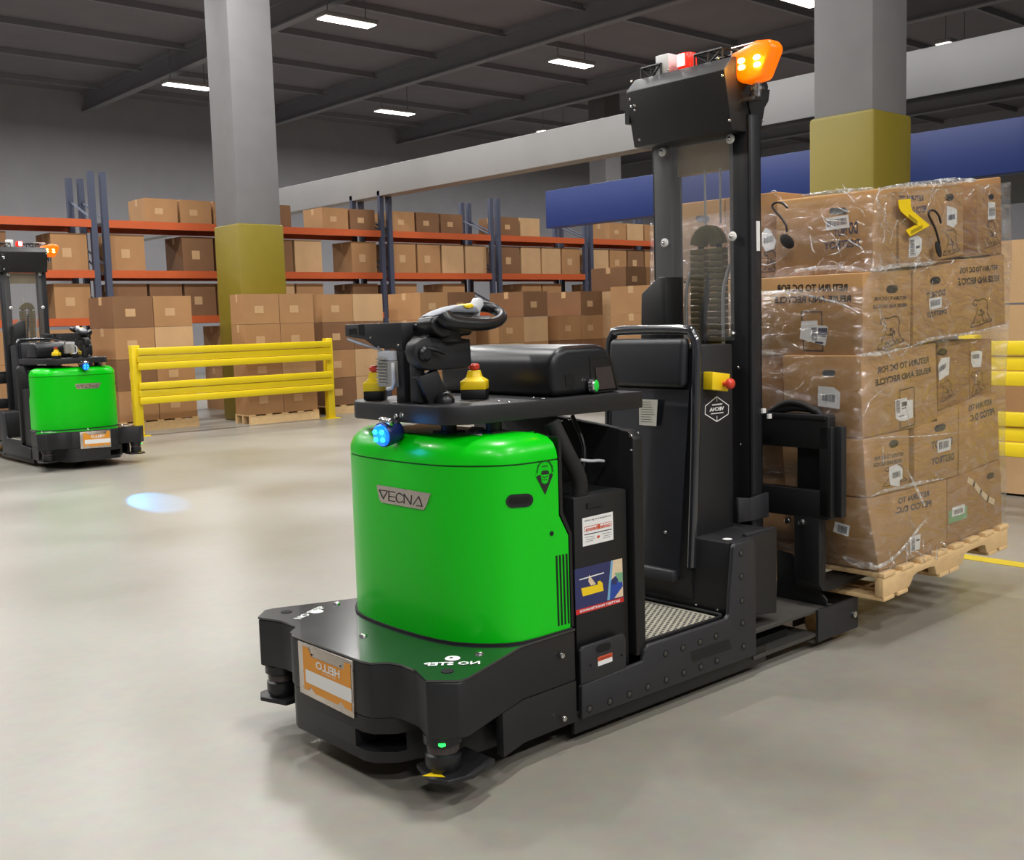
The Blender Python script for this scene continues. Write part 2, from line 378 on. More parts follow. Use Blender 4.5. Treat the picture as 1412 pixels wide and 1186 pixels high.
# pallet racks with orange beams and cartons, far behind the truck
def rack(x, y, w_, levels, label, depth=1.1, top=4.2):
    t = empty('pallet_rack', (x, y, 0), label, 'pallet rack', 'orange racks across the hall')
    for xx in (x, x+w_):
        f = part('upright', MB().box(xx-.05, xx+.05, y, y+.09, 0, top).box(xx-.05, xx+.05, y+depth-.09, y+depth, 0, top), 'rackblue', t)
        mb = MB()
        for k in range(5): mb.tube([(xx, y+.05, .2+k*.8), (xx, y+depth-.05, .6+k*.8)], .02, 5)
        part('brace', mb, 'rackblue', f)
    for z in levels:
        for yy in (y, y+depth-.06): part('beam', MB().box(x+.05, x+w_-.05, yy, yy+.06, z-.13, z), 'rackorange', t)
        part('wire_deck', MB().box(x+.05, x+w_-.05, y+.06, y+depth-.06, z-.03, z-.005), 'beamgrey', t)
    return t
carton0 = None
M['bgboard'] = mat('plain_carton_board', (170, 128, 86), .8, var=.16, scale=2.5)
M['bgboard2'] = mat('pale_carton_board', (196, 160, 118), .8, var=.16, scale=2.5)
M['bgboard3'] = mat('dark_carton_board', (128, 92, 62), .8, var=.16, scale=2.5)
_cm = {}
def bg_carton(x, y, z, sx, sy, sz, label, group):
    k = random.choice(('bgboard', 'bgboard', 'bgboard2', 'bgboard3')); key = (round(sx, 2), round(sy, 2), round(sz, 2), k)
    if key in _cm:
        o = share(_cm[key], 'carton', V((x+sx/2, y+sy/2, z)))
    else:
        mb = MB().box(x, x+sx, y, y+sy, z, z+sz)
        mb.use(1); mb.box(x-.002, x+sx+.002, y+sy*.44, y+sy*.56, z+sz-.12, z+sz+.002); mb.box(x+sx*.3, x+sx*.55, y-.002, y+.01, z+sz*.35, z+sz*.6)
        o = part('carton', mb, [k, 'bgboard2']); _cm[key] = o
    return tag(o, {'bgboard': 'brown', 'bgboard2': 'pale brown', 'bgboard3': 'dark brown'}[k]+' '+label, 'carton', group)
ORD = ['first', 'second', 'third', 'fourth', 'fifth', 'sixth', 'seventh', 'eighth', 'ninth', 'tenth', 'eleventh', 'twelfth']
RY = 18.6
xs = [4.4+2.95*i for i in range(8)]
RL = ['left end bay, behind the second truck', 'bay left of the yellow wrapped column', 'bay just right of the yellow wrapped column', 'bay above the steering handle', 'bay above the console cover', 'bay left of the mast', 'bay behind the mast', 'right end bay, behind the load']
for i, x in enumerate(xs):
    rack(x, RY, 2.75, (1.75, 2.55, 3.4), 'orange beamed pallet rack, '+RL[i])
    for z in (0.02, 1.75, 2.55, 3.4):
        for k in range(4):
            if random.random() < (.12 if z < 3 else .35): continue
            sz = (1.45, .58, .62, .42)[(0.02, 1.75, 2.55, 3.4).index(z)]
            if z == .02:
                for q in range(2): bg_carton(x+.1+k*.65, RY+.12, .0+q*.78, .6, .7, .775, 'carton, '+('lower', 'upper')[q]+' row, '+ORD[k]+' floor stack, '+RL[i], 'cartons on the far rack floor level')
            else: bg_carton(x+.1+k*.65, RY+.12, z, .6, .7, sz, 'carton, '+ORD[k]+' on '+{1.75: 'lower', 2.55: 'middle', 3.4: 'top'}[z]+' shelf, '+RL[i], 'cartons on the far rack shelves')
# pallets of cartons standing on the hall floor in front of the racks
def floor_load(x, y, nz, dp=.95):
    nm = ORD[floor_load.n]+' floor pallet from the left'; floor_load.n += 1
    t = empty('pallet', (x, y, 0), 'wooden pallet under cartons across the hall, '+nm, 'pallet', 'pallets on the far floor')
    for k in range(3): part('stringer', MB().box(x, x+1.24, y+k*(dp/2), y+k*(dp/2)+.05, .0, .125), 'wood', t)
    for k in range(5): part('board', MB().box(x+k*.285, x+k*.285+.1, y, y+dp+.05, .127, .147), 'wood', t)
    for k in range(nz):
        for i in range(2):
            if k == nz-1 and random.random() < .3: continue
            bg_carton(x+i*.62, y+.02, .149+k*.47, .61, dp, .465, 'carton, '+('left', 'right')[i]+' one of '+ORD[k]+' tier, '+nm, 'cartons on the far floor pallets')
floor_load.n = 0
for q in ((4.7, 16.0, 3), (6.35, 16.0, 4), (8.14, 15.37, 4, .44), (9.8, 15.8, 4), (11.4, 15.2, 4), (13.0, 15.0, 4), (14.6, 15.1, 4), (16.2, 14.8, 5), (14.0, 12.2, 4), (15.7, 12.0, 3), (17.8, 14.9, 4), (19.4, 14.6, 4)):
    floor_load(*q)
# cartons waiting behind the right-hand guard rail
for k in range(4):
    for j in range(4):
        bg_carton(8.6, 2.0+.56*j, .02+.5*k, .6, .54, .485, 'carton, '+ORD[k]+' tier of '+ORD[j]+' stack behind the guard rail right of load', 'cartons behind the right guard rail')

#@@TRUCK
# ------------------------------------------------------------------ the truck
YC = 3.12
T = empty('pallet_truck', (3.0, YC, 0), 'black driverless pallet truck with green hood, carrying the wrapped load', 'truck')
mir = lambda pts: [(x, 2*YC-y) for x, y in pts]
near = [(2.613, 2.66), (2.35, 2.648), (2.02, 2.527), (1.985, 2.527), (1.915, 2.60), (1.952, 2.70), (1.955, 2.79), (1.94, 2.83), (1.895, 2.868), (1.885, 2.912)]
plan = near+mir(near)[::-1]
bump = part('bumper', MB().prism(plan, 'z', .235, .415), 'black', T, bevel=.008)
def inset(poly, d):
    cx = sum(p[0] for p in poly)/len(poly); cy = sum(p[1] for p in poly)/len(poly)
    return [(x+(cx-x)*d, y+(cy-y)*d) for x, y in poly]
part('bumper_top_plate', MB().prism(plan, 'z', .4152, .422), 'black_gloss', bump)
lowp = [(2.6, 2.70), (2.2, 2.70), (2.03, 2.80), (1.955, 2.82), (1.9, 2.872), (1.887, 2.912), (1.887, 3.328), (1.9, 3.368), (1.955, 3.42), (2.03, 3.44), (2.2, 3.54), (2.6, 3.54)]
lower = MB().prism(lowp, 'z', .085, .122)
lower.prism(lowp, 'z', .182, .2345)
lower.prism([(2.6, 2.70), (2.2, 2.70), (2.03, 2.80), (1.985, 2.812), (2.04, 2.84), (2.06, 2.96), (1.887, 2.962)]+lowp[6:], 'z', .1221, .1819)
part('lower_bumper', lower, 'black', bump)
part('bumper_slot', MB().prism([(1.99, 2.815), (2.035, 2.842), (2.055, 2.957), (2.045, 2.957), (2.03, 2.85)], 'z', .123, .181), 'void', bump)
sp_ = [(2.22, 2.603), (2.352, 2.6485), (2.613, 2.6605), (2.613, 2.69), (2.34, 2.68), (2.22, 2.64)]
for f_ in (lambda p: p, mir):
    part('side_skirt', MB().prism(f_(sp_), 'z', .086, .2347), 'black', bump, bevel=.003)
part('belly_pan', MB().box(2.25, 4.0, 2.74, 3.5, .06, .11), 'void', T)
screws('bolt', [PY(2.647).hit(775, 904, 0)], (0, -1, 0), .011, 'chrome', T, .01)
screws('bolt', [PY(2.647).hit(778, 991, 0)], (0, -1, 0), .011, 'chrome', T, .01)
tops = [PZ(.422).hit(*q, d=0) for q in ((501, 877), (661, 901), (464.5, 833))]
screws('bolt', tops, (0, 0, 1), .015, 'chrome', bump, .011)
zt_ = PZ(.422)
for (q, up) in (((617, 925.5), 0), ((395, 844), 1)):
    c = zt_.hit(*q, d=.001); part('sight_hole', MB().cyl(c, c+V((0, 0, .0006)), .021, n=20), 'void', bump)
    if not up:
        s = MB().tpx(zt_, 'NO STEP', [(583, 919), (662, 916.5), (662, 912), (585, 914.5)], True, bold=.03)
        c = zt_.hit(624, 908.5, .0016); s.cyl(c, c+V((0, 0, .0004)), .025, n=20); s.use(1)
        c = zt_.hit(622, 908, .0022); s.box(c.x-.006, c.x+.006, c.y-.006, c.y+.006, c.z, c.z+.0003)
        part('no_step_marking', s, ['white', 'ink'], bump)
    else:
        o = zt_.hit(404, 857, .0016); s = MB(); cz = o.z
        q = [V((2.01, 3.49, cz)), V((2.17, 3.57, cz)), V((2.155, 3.60, cz)), V((1.995, 3.52, cz))]
        s.text(q, 'NO STEP', False, .03); c = zt_.hit(437, 844, .0016); s.cyl(c, c+V((0, 0, .0004)), .025, n=20)
        part('no_step_marking', s, 'white', bump)
# hello plate in its bright frame
hp = PX(1.885); hq = [(416, 953.5), (490, 990.5), (487.7, 911.5), (412.5, 883)]
pl_ = part('name_plate', MB().slab(hp, hq, .006), 'zinc', bump, bevel=.001)
hp2 = Pl((1.8788, 0, 0), (1, 0, 0))
def hx(u, v):  # position within the plate, from the bottom left
    x = hq[0][0]*(1-u)*(1-v)+hq[1][0]*u*(1-v)+hq[2][0]*u*v+hq[3][0]*(1-u)*v
    y = hq[0][1]*(1-u)*(1-v)+hq[1][1]*u*(1-v)+hq[2][1]*u*v+hq[3][1]*(1-u)*v
    return (x, y)
H_ = lambda pts: [hx(*p) for p in pts]
part('orange_print', MB().ppx(hp2, H_([(.06, .09), (.13, .09), (.18, .17), (.26, .09), (.68, .09), (.74, .17), (.82, .09), (.94, .09), (.94, .92), (.84, .92), (.80, .77), (.22, .77), (.16, .92), (.06, .92)]), .001), 'orange', pl_)
w_ = MB().ppx(hp2, H_([(.10, .24), (.95, .24), (.95, .49), (.10, .49)]), .0018)
w_.tpx(hp2, 'HELLO', H_([(.30, .585), (.74, .585), (.74, .735), (.30, .735)]), True, .0022, .03)
w_.tpx(hp2, 'my name is', H_([(.42, .525), (.66, .525), (.66, .57), (.42, .57)]), True, .0022)
part('lettering', w_, 'white', pl_)
part('plate_hole', MB().ppx(hp2, H_([(.21, .80), (.235, .80), (.235, .83), (.21, .83)]), .0012).ppx(hp2, H_([(.74, .80), (.765, .80), (.765, .83), (.74, .83)]), .0012), 'ink', pl_)
# corner scanners under the lobes
def scanner(x, y, led):
    s = part('safety_scanner', MB().lathe((x, y, .235), (0, 0, -1), [(.062, 0), (.062, .03), (.05, .034), (.05, .06), (.058, .066), (.058, .10), (.05, .12)], 24), 'plastic', T, label='round black safety scanner under the bumper corner')
    part('scan_window', MB().lathe((x, y, .2), (0, 0, -1), [(.0515, 0), (.0535, .012), (.0515, .024)], 24), 'screen', s)
    k = -1 if y < YC else 1
    pl2 = [(x-.08, y-.03*k*-1), (x-.05, y+.085*k), (x+.04, y+.10*k), (x+.16, y+.06*k), (x+.16, y-.09*k), (x-.04, y-.09*k)]
    part('scanner_guard', MB().prism(pl2, 'z', .098, .115), 'black', s, bevel=.004)
    if led:
        pp = V((x-.045, y-.045, .212)); part('status_led', MB().box(pp.x-.004, pp.x+.012, pp.y-.012, pp.y+.004, .2115, .219), 'greenled', s)
        part('warning_sticker', MB().poly([(x-.085, y-.0, .1155), (x-.04, y-.06, .1155), (x-.03, y-.0, .1155)]), 'yellow', s)
scanner(1.99, 2.625, True); scanner(1.99, 2*YC-2.625, False)
# wheels
part('drive_wheel', MB().cyl((2.42, 3.06, .12), (2.42, 3.18, .12), .12, n=24), 'rubber', T)

# hood
def hoodplan(off, xb, xb2=None):
    n = [(xb, 2.665), (2.44, 2.662), (2.37, 2.668), (2.325, 2.688), (2.285, 2.722), (2.245, 2.77), (2.212, 2.83), (2.192, 2.90), (2.182, 2.98), (2.178, 3.06)]
    n = [(x+off if i else x, y+off*(1 if i < 4 else .7 if i < 7 else 0)) for i, (x, y) in enumerate(n)]
    return n+[(2.177+off, YC)]+mir(n)[::-1]
def ring(pl2, z): return [V((x, y, z)) for x, y in pl2]
hb = MB(); P0 = hoodplan(0, 2.595); P1 = hoodplan(0, 2.553)
hb.loft([ring(P0, .424), ring(P0, .755), ring(P1, .83), ring(P1, 1.022)])
hood = part('hood', hb, 'green', T, label='glossy green hood')
cap = [ring(hoodplan(.006, 2.548), 1.018), ring(hoodplan(.006, 2.548), 1.026), ring(P1, 1.028), ring(hoodplan(.002, 2.55), 1.055), ring(hoodplan(.012, 2.545), 1.082), ring(hoodplan(.03, 2.535), 1.103), ring(hoodplan(.055, 2.515), 1.115), ring(hoodplan(.085, 2.49), 1.118)]
part('hood_cap', MB().loft(cap), 'green', T, smooth=50)
part('hood_seam', MB().loft([ring(hoodplan(.0035, 2.55), 1.0215), ring(hoodplan(.0035, 2.55), 1.0285)]), 'groove', hood)
part('hood_gasket', MB().loft([ring(hoodplan(-.008, 2.60), .4221), ring(hoodplan(-.008, 2.60), .4285)]), 'rubber', hood)
part('hood_back_plate', MB().prism([(2.60, .43), (2.612, .43), (2.612, .76), (2.572, .84), (2.572, 1.10), (2.558, 1.10), (2.558, .835), (2.60, .757)], 'y', 2.664, 2*YC-2.664), 'black_dark', T)
def hhit(px, py, d=.001):       # where a pixel meets the hood's upright wall
    q = ray(px, py); best = None
    pts = P1 if True else P0
    for i in range(len(P0)-1):
        a = V(P0[i]); b = V(P0[i+1]); e = b-a; den = q.x*e.y-q.y*e.x
        if abs(den) < 1e-9: continue
        t = (a.x*e.y-a.y*e.x)/den; s_ = (a.x*q.y-a.y*q.x)/den
        if t > 0 and -.001 <= s_ <= 1.001 and (best is None or t < best[0]):
            nn = V((e.y, -e.x, 0)).normalized()
            if nn.dot(q) > 0: nn = -nn
            best = (t, nn)
    return EYE+q*best[0]+best[1]*d
class HoodSurf:
    n = V((0, 0, 0))
    def hit(s, x, y, d=.001): return hhit(x, y, d)
HS = HoodSurf()
# bright badge
def hstrip(mb, cols, d0, d1):   # thin curved plate following the hood: cols = (x, top, bottom)
    vs_ = []; n = len(cols)
    for x, a, b in cols: vs_ += [hhit(x, a, d1), hhit(x, b, d1), hhit(x, a, d0), hhit(x, b, d0)]
    fs = []
    for i in range(n-1):
        p, q = 4*i, 4*i+4; fs += [(p, p+1, q+1, q), (p+2, p, q, q+2), (p+1, p+3, q+3, q+1)]
    fs += [(0, 2, 3, 1), (4*n-4, 4*n-3, 4*n-1, 4*n-2)]
    mb.add(vs_, fs)
def pillcols(cx_, cy_, hw, hh, tilt, n=24):
    out = []
    for k in range(n+1):
        t = -cos(pi*k/n)*hw; e = max(0, abs(t)-(hw-hh)); h = math.sqrt(max(0, hh*hh-e*e))+.05; out.append((cx_+t, cy_+tilt*t-h, cy_+tilt*t+h))
    return out
bg = MB(); cols = []
for k in range(25):
    x = 521+73.5*k/24; tt = 668.3+(x-521)*.166; bb_ = 692.5+(x-526)*.178
    if x < 526: bb_ = 668.3+(x-521)*5+4
    if x > 586.5: bb_ = 703.2-(x-586.5)*2.75
    cols.append((x, tt, bb_))
hstrip(bg, cols, .0003, .004)
def tri_line(mb, pts, wpx, d=.005):
    for i in range(len(pts)-1):
        (x0, y0), (x1, y1) = pts[i], pts[i+1]; l = math.hypot(x1-x0, y1-y0); nx, ny = -(y1-y0)/l*wpx/2, (x1-x0)/l*wpx/2; ex, ey = (x1-x0)/l*wpx*.4, (y1-y0)/l*wpx*.4
        mb.poly([hhit(x0+nx-ex, y0+ny-ey, d), hhit(x1+nx+ex, y1+ny+ey, d), hhit(x1-nx+ex, y1-ny+ey, d), hhit(x0-nx-ex, y0-ny-ey, d)])
bg.use(1)
for st in ([(534.5, 676.7), (524.5, 675.5), (530, 687.5), (535.5, 677)],
           [(546, 678.8), (537.5, 677.3), (537.5, 690), (546, 691.5)], [(537.5, 684), (545, 685.2)],
           [(556.5, 683.3), (554, 680.8), (551, 679.8), (548.3, 682), (547.3, 686), (548.3, 690), (551, 692.6), (554, 692.8), (556.5, 691.2)],
           [(558.5, 693.8), (558.5, 681.3), (567.8, 695.3), (568.8, 683)],
           [(571, 696), (578.6, 684.5), (583.4, 698), (575.5, 697)]):
    tri_line(bg, st, 1.25, .0048)
part('name_badge', bg, ['zinc', 'ink'], hood, label='bright steel badge with black lettering')
# handle slot and lock and vents on the hood side
def pill(cx_, cy_, hw, hh, tilt=0., n=8):
    pts = []
    for sgn in (1, -1):
        for k in range(n+1):
            t = -pi/2+pi*k/n; x = sgn*(hw-hh+cos(t)*hh); y = sgn*sin(t)*hh; pts.append((cx_+x, cy_+y+tilt*x))
    return pts
hs = MB(); hstrip(hs, pillcols(716, 690.3, 18.5, 9, -.07), .0003, .004)
hs.use(1); hstrip(hs, pillcols(716, 690, 14.5, 5, -.07), .004, .0048)
part('grab_slot', hs, ['plastic', 'void'], hood)
part('hood_lock', MB().lathe(hhit(760.3, 735.5, 0), (0, -1, 0), [(.008, 0), (.008, .004), (.004, .006)], 12), 'void', hood)
for k in range(4):
    xt, xb = 766.0+k*4.6, 769.3+k*4.6
    yt, yb2 = 766.5-k*.9, 863.5-k*1.2
    vq = [(xt, yt), (xt+2.4, yt-.5), (xb+2.2, yb2-.5), (xb, yb2)]
    part('vent_slot', MB().loft([[hhit(x, y, .0004) for x, y in vq], [hhit(x, y, .0012) for x, y in vq]]), 'void', hood)
# ape head emblem
em = MB(); c = lambda pts, d=.001: em.poly([hhit(x, y, d) for x, y in pts])
c([(738, 656), (745.2, 655), (747, 666), (751, 667.5), (755.5, 665), (757.5, 653.5), (763.5, 651.5), (751.6, 682.5)], .001)
c([(746.5, 650), (749, 649), (754, 648.5), (756.5, 650), (756.8, 653.5), (752.5, 655.5), (749.5, 655), (746, 654.5)], .0012)
em.use(1)
c([(746.3, 655), (757, 654), (756, 661), (754, 666), (751, 667.2), (748.5, 666), (747, 661)], .0014)
for (x0, y0) in ((739, 654), (762, 651)): c([(x0-1.5, y0+2), (x0+.5, y0-2), (x0+2, y0+1), (x0+1, y0+4)], .0012)
em.use(2)
def eml(pts, wpx):
    tri_line(em, pts, wpx, .0018)
eml([(740, 652), (742, 642), (746.5, 637), (752, 635.3), (757.5, 637), (761, 643), (762, 650)], 1.6)
eml([(747.5, 643.5), (750, 642.7), (754.5, 642.5)], 1.3)
em.use(0); eml([(748.5, 661.5), (751, 662), (754, 661)], 1.0); eml([(748, 657.5), (750.5, 658.5), (755.5, 656.5)], 1.2)
part('emblem', em, ['ink', 'green', 'groove'], hood)
# legs from hood to tray, paper on the hood top
for (px, yy) in ((619, 600), (681, 602)):
    p = at(px, 596, 2, 1.118); part('tray_leg', MB().cyl((p.x, p.y, 1.118), (p.x, p.y, 1.165), .028, n=14).box(p.x-.04, p.x+.04, p.y-.04, p.y+.04, 1.118, 1.124), 'black', T)
part('hood_top_sticker', MB().ppx(PZ(1.1185), [(641, 598.5), (664, 601), (668, 590), (650, 588.5)], .001), 'white', hood)

# console tray over the hood
tp = [(2.2, 2.87), (2.215, 2.83), (2.27, 2.785), (2.34, 2.772), (3.06, 2.725), (3.06, 2*YC-2.725), (2.34, 2*YC-2.772), (2.27, 2*YC-2.785), (2.215, 3.385), (2.2, 3.35)]
tray = part('console_tray', MB().prism(tp, 'z', 1.16, 1.222), 'black', T, bevel=.004)
ZT = 1.222
screws('screw', [PZ(ZT).hit(*q, d=0) for q in ((688.5, 553.7), (702, 554.4), (735.5, 549), (749.5, 549.8))], (0, 0, 1), .007, 'chrome', tray, .006)
# moulded console cover with display
cp = [(2.66, ZT+.001), (2.655, 1.34), (2.68, 1.388), (2.73, 1.404), (2.90, 1.404), (2.945, 1.392), (2.975, 1.35), (3.03, ZT+.001)]
cov = part('console_cover', MB().prism(cp, 'y', 2.79, 3.44), 'plastic', T, bevel=.028, seg=4, smooth=60)
pc = PY(2.789)
part('display', MB().slab(pc, [(824, 537.5), (848.5, 535), (842, 505), (820.5, 507)], .002), 'screen', cov)
part('display_frame', MB().rpx(pc, [(817, 541), (852, 537.5), (841, 491.5), (813.5, 493.5)], .006, .0012, True), 'black_dark', cov)
part('key_recess', MB().ppx(pc, [(780.5, 533), (789, 537), (793.5, 531), (791.5, 516.5), (779, 517)], .001), 'void', cov)
bpos = pc.hit(815, 532, 0)
gb = part('start_button', MB().lathe(bpos, (.35, -1, .05), [(.026, 0), (.026, .018), (.022, .022), (.021, .018)], 20), 'chrome', tray)
part('button_cap', MB().lathe(bpos+V((.35, -1, .05)).normalized()*.017, (.35, -1, .05), [(.0205, 0), (.0205, .005), (.016, .008)], 20), 'greenbtn', gb)
# emergency stops
def estop(p, s, parent):
    x, y, z = p.x, p.y, ZT+.0345; c_, s2 = cos(R(42)), sin(R(42))
    def sq(hx_, hy_, zz): return [V((x+(a*hx_*c_-b_*hy_*s2)*s, y+(a*hx_*s2+b_*hy_*c_)*s, zz)) for a, b_ in ((-1, -1), (1, -1), (1, 1), (-1, 1))]
    b = part('stop_switch', MB().loft([sq(.046, .048, ZT+.001), sq(.046, .048, ZT+.034)]), 'black_dark', parent, bevel=.004)
    part('yellow_housing', MB().loft([sq(h, h, z+zz) for h, zz in ((.048, 0), (.048, .03), (.028, .044), (.022, .066), (.022, .068))]), 'yellow', b, bevel=.003)
    part('stop_button', MB().lathe((x, y, z+.068), (0, 0, 1), [(.012, 0), (.012, .004), (.02, .006), (.02, .018), (.014, .024)], 18), 'red', b)
estop(at(656, 551, 2, ZT)+V((.03, .04, 0)), .95, tray)
p = at(512, 546, 2, ZT); estop(V((2.285, 3.345, 0)), .78, tray)
part('dome_cover', MB().lathe(at(614, 557, 2, ZT)+V((.03, .04, 0)), (0, 0, 1), [(.035, 0), (.034, .012), (.027, .026), (.015, .034), (.002, .037)], 20), 'plastic', tray, smooth=60)
# sensor bracket at the front left of the tray
SX = 2.25
sb = part('sensor_mast', MB().prism([(2.25, ZT), (2.31, ZT), (2.31, 1.5), (2.25, 1.5)], 'y', 3.115, 3.165), 'black', tray, bevel=.003)
part('sensor_head', MB().prism([(3.112, 1.408), (3.272, 1.415), (3.345, 1.446), (3.47, 1.458), (3.47, 1.502), (3.112, 1.504)], 'x', SX-.005, SX+.11), 'black', sb, bevel=.003)
px_ = PX(SX-.005)
part('sensor_window', MB().ppx(px_, [(481, 454), (491, 452.5), (491.5, 461), (481.5, 462)], .001).ppx(px_, [(494.5, 447.5), (502, 447), (502, 463), (495, 462)], .001), 'void', sb)
part('sensor_plate', MB().loft([[(2.22, 3.42, 1.448), (2.215, 3.34, 1.432), (2.235, 3.22, 1.408), (2.25, 3.24, 1.41), (2.25, 3.46, 1.455)], [(2.22, 3.42, 1.444), (2.215, 3.34, 1.428), (2.235, 3.22, 1.404), (2.25, 3.24, 1.406), (2.25, 3.46, 1.451)]]), 'grey_plastic', sb)
screws('screw', [px_.hit(*q, d=0) for q in ((511, 465), (549, 476), (522, 478.5))], (-1, 0, 0), .005, 'chrome', sb, .005)
sp = PX(2.235); q0 = sp.hit(519, 537, 0); q1 = sp.hit(543, 484, 0)
sm = part('finned_driver_box', MB().box(2.2355, 2.30, q1.y, q0.y-.01, q0.z+.01, q1.z-.035), 'aluminium', tray, bevel=.003)
f0 = None
for k in range(9):
    zz = q0.z+.02+k*.011
    if f0 is None: f0 = part('fin', MB().box(2.229, 2.2352, q1.y+.045, q0.y-.011, zz, zz+.004), 'aluminium', sm); o_ = WORLD[f0.name]-V((0, 0, zz))
    else: share(f0, 'fin', o_+V((0, 0, zz)), sm)
part('gland_block', MB().box(2.235, 2.29, q1.y+.005, q0.y-.015, q1.z-.034, q1.z).box(2.2345, 2.236, q0.y-.05, q0.y-.02, q1.z-.022, q1.z-.008), 'light_grey', sm, bevel=.002)
part('conduit', MB().tube([(2.23, q1.y+.0, q1.z-.045), (2.222, q1.y-.01, q1.z-.06), (2.222, q1.y-.012, q0.z+.03), (2.224, q1.y+.0, q0.z+.008), (2.23, q1.y+.04, q0.z+.004)], .007, 8), 'light_grey', sm, smooth=60)
part('bracket_tube', MB().cyl((2.33, 3.02, 1.44), (2.29, 3.16, 1.445), .014, n=10), 'chrome', sb)
part('bracket_tube', MB().cyl((2.33, 3.02, 1.485), (2.29, 3.16, 1.49), .01, n=10), 'black_dark', sb)
# steering arm
SY = 3.0
def spt(px, py, y=SY): p = at(px, py, 1, y); return (p.x, p.z)
arm = part('steering_arm', MB().prism([spt(578, 520), spt(604, 510), spt(620, 549), spt(612, 556), spt(592, 558)], 'y', SY, SY+.045), 'black', tray, bevel=.004)
part('arm_post', MB().prism([spt(578, 500), spt(590, 500), spt(596, 558), spt(580, 556)], 'y', SY+.02, SY+.06), 'black_dark', arm, bevel=.006)
pv = [spt(x, y) for x, y in ((646, 467), (648.5, 503), (640, 508), (592, 511), (580, 508), (572, 499), (568.5, 486), (570.5, 474), (578, 467), (590, 465.5))]
piv = part('pivot_block', MB().prism(pv, 'y', SY-.01, SY+.045), 'black', arm, bevel=.005, smooth=55)
kc = V((*spt(582, 488)[:1], SY-.0105, spt(582, 488)[1]))
kn = part('clamp_knob', MB().lathe(kc, (0, -1, 0), [(.026, 0), (.026, .012), (.018, .02)], 18), 'plastic', piv)
part('knob_lever', MB().tube([kc+V((0, -.012, .02)), kc+V((.04, -.02, .012)), kc+V((.075, -.02, -.002))], [.009, .008, .006], 8), 'plastic', kn, smooth=60)
hz = lambda px, py: spt(px, py)
hd = part('steering_head', MB().prism([hz(586, 448), hz(590, 437), hz(612, 431), hz(645, 433), hz(645, 462), hz(604, 467), hz(594, 460)], 'y', SY-.03, SY+.06), 'plastic', arm, bevel=.012, seg=3, smooth=60)
part('head_swivel', MB().cyl((hz(620, 465)[0], SY+.015, hz(620, 467)[1]-.01), (hz(620, 462)[0], SY+.015, hz(620, 455)[1]), .05, n=20), 'black_dark', hd)
ht = [hz(592, 436), hz(604, 429.5), hz(622, 423), hz(637, 420), hz(652, 423), hz(657, 432), hz(614, 431.5), hz(608, 434)]
part('head_top', MB().prism(ht, 'y', SY-.025, SY+.055), 'grey_plastic', hd, bevel=.008, smooth=60)
part('horn_button', MB().prism([hz(632, 421), hz(644, 418.5), hz(647, 423), hz(640, 426), hz(634, 424.5)], 'y', SY-.03, SY+.03), 'yellow', hd, bevel=.004)
part('thumb_lever', MB().prism([hz(651, 436), hz(652, 424), hz(659, 410), hz(664, 413), hz(665.5, 421), hz(661, 428), hz(660, 438)], 'y', SY-.01, SY+.03), 'light_grey', hd, bevel=.005, smooth=60)
def h3(px, py, y): p = at(px, py, 1, y); return V((p.x, y, p.z))
loop = [h3(612, 436, SY-.045), h3(620, 444, SY-.06), h3(645, 447, SY-.065), h3(672, 447, SY-.065), h3(686, 443.5, SY-.05), h3(692, 437, SY-.02), h3(687, 430, SY+.02), h3(675, 424, SY+.05), h3(660, 423, SY+.06), h3(640, 427, SY+.05)]
def smooth_path(P, k=4):
    out = []
    for i in range(len(P)-1):
        a = P[max(0, i-1)]; b = P[i]; c_ = P[i+1]; d = P[min(len(P)-1, i+2)]
        for j in range(k):
            t = j/k; out.append(.5*((2*b)+(c_-a)*t+(2*a-5*b+4*c_-d)*t*t+(3*b-a-3*c_+d)*t**3))
    return out+[P[-1]]
part('handle_loop', MB().tube(smooth_path(loop), [.031-.011*min(1, i/14) for i in range(37)], 12), 'plastic', hd, smooth=80)
part('trigger', MB().box(hz(644, 454)[0], hz(654, 454)[0], SY-.0, SY+.05, hz(650, 457)[1], hz(650, 453)[1]), 'white', hd, bevel=.003)

# blue safety lamp under the tray
def lamp_head(c, d, r, L, housing, lens, led, parent, name, ndots=4):
    d = V(d).normalized(); c = V(c)
    h = part(name, MB().lathe(c, -d, [(r, -.0), (r*1.04, .006), (r*1.02, L*.5), (r*.86, L*.85), (r*.5, L)], 22), housing, parent, smooth=55)
    part('lens', MB().lathe(c, d, [(r*.93, -.003), (r*.90, .005), (r*.7, .010), (.001, .012)], 22), lens, h, smooth=60)
    a = V((0, 0, 1)); b = d.cross(a).normalized(); a = b.cross(d)
    for (i, j) in ((-1, -1), (1, -1), (1, 1), (-1, 1))[:ndots]:
        part('led', MB().sphere(c+d*.012+(b*i*.40+a*j*.32)*r, r*.24, 10), led, h)
    return h
bl = at(528, 600, 0, 2.13)
blo = lamp_head((2.125, bl.y, bl.z), (-.9, -.12, -.12), .042, .085, 'bluehouse', 'bluelens', 'blue_led', tray, 'blue_safety_lamp')
part('lamp_bracket', MB().box(2.15, 2.19, bl.y-.02, bl.y+.035, bl.z+.036, 1.165).cyl((2.14, bl.y+.02, bl.z+.05), (2.14, bl.y-.04, bl.z+.045), .013, n=10), 'chrome', blo, bevel=.002)
screws('screw', [V((2.2, bl.y-.02, 1.185)), V((2.2, bl.y+.015, 1.18))], (-1, 0, 0), .010, 'chrome', tray, .01)

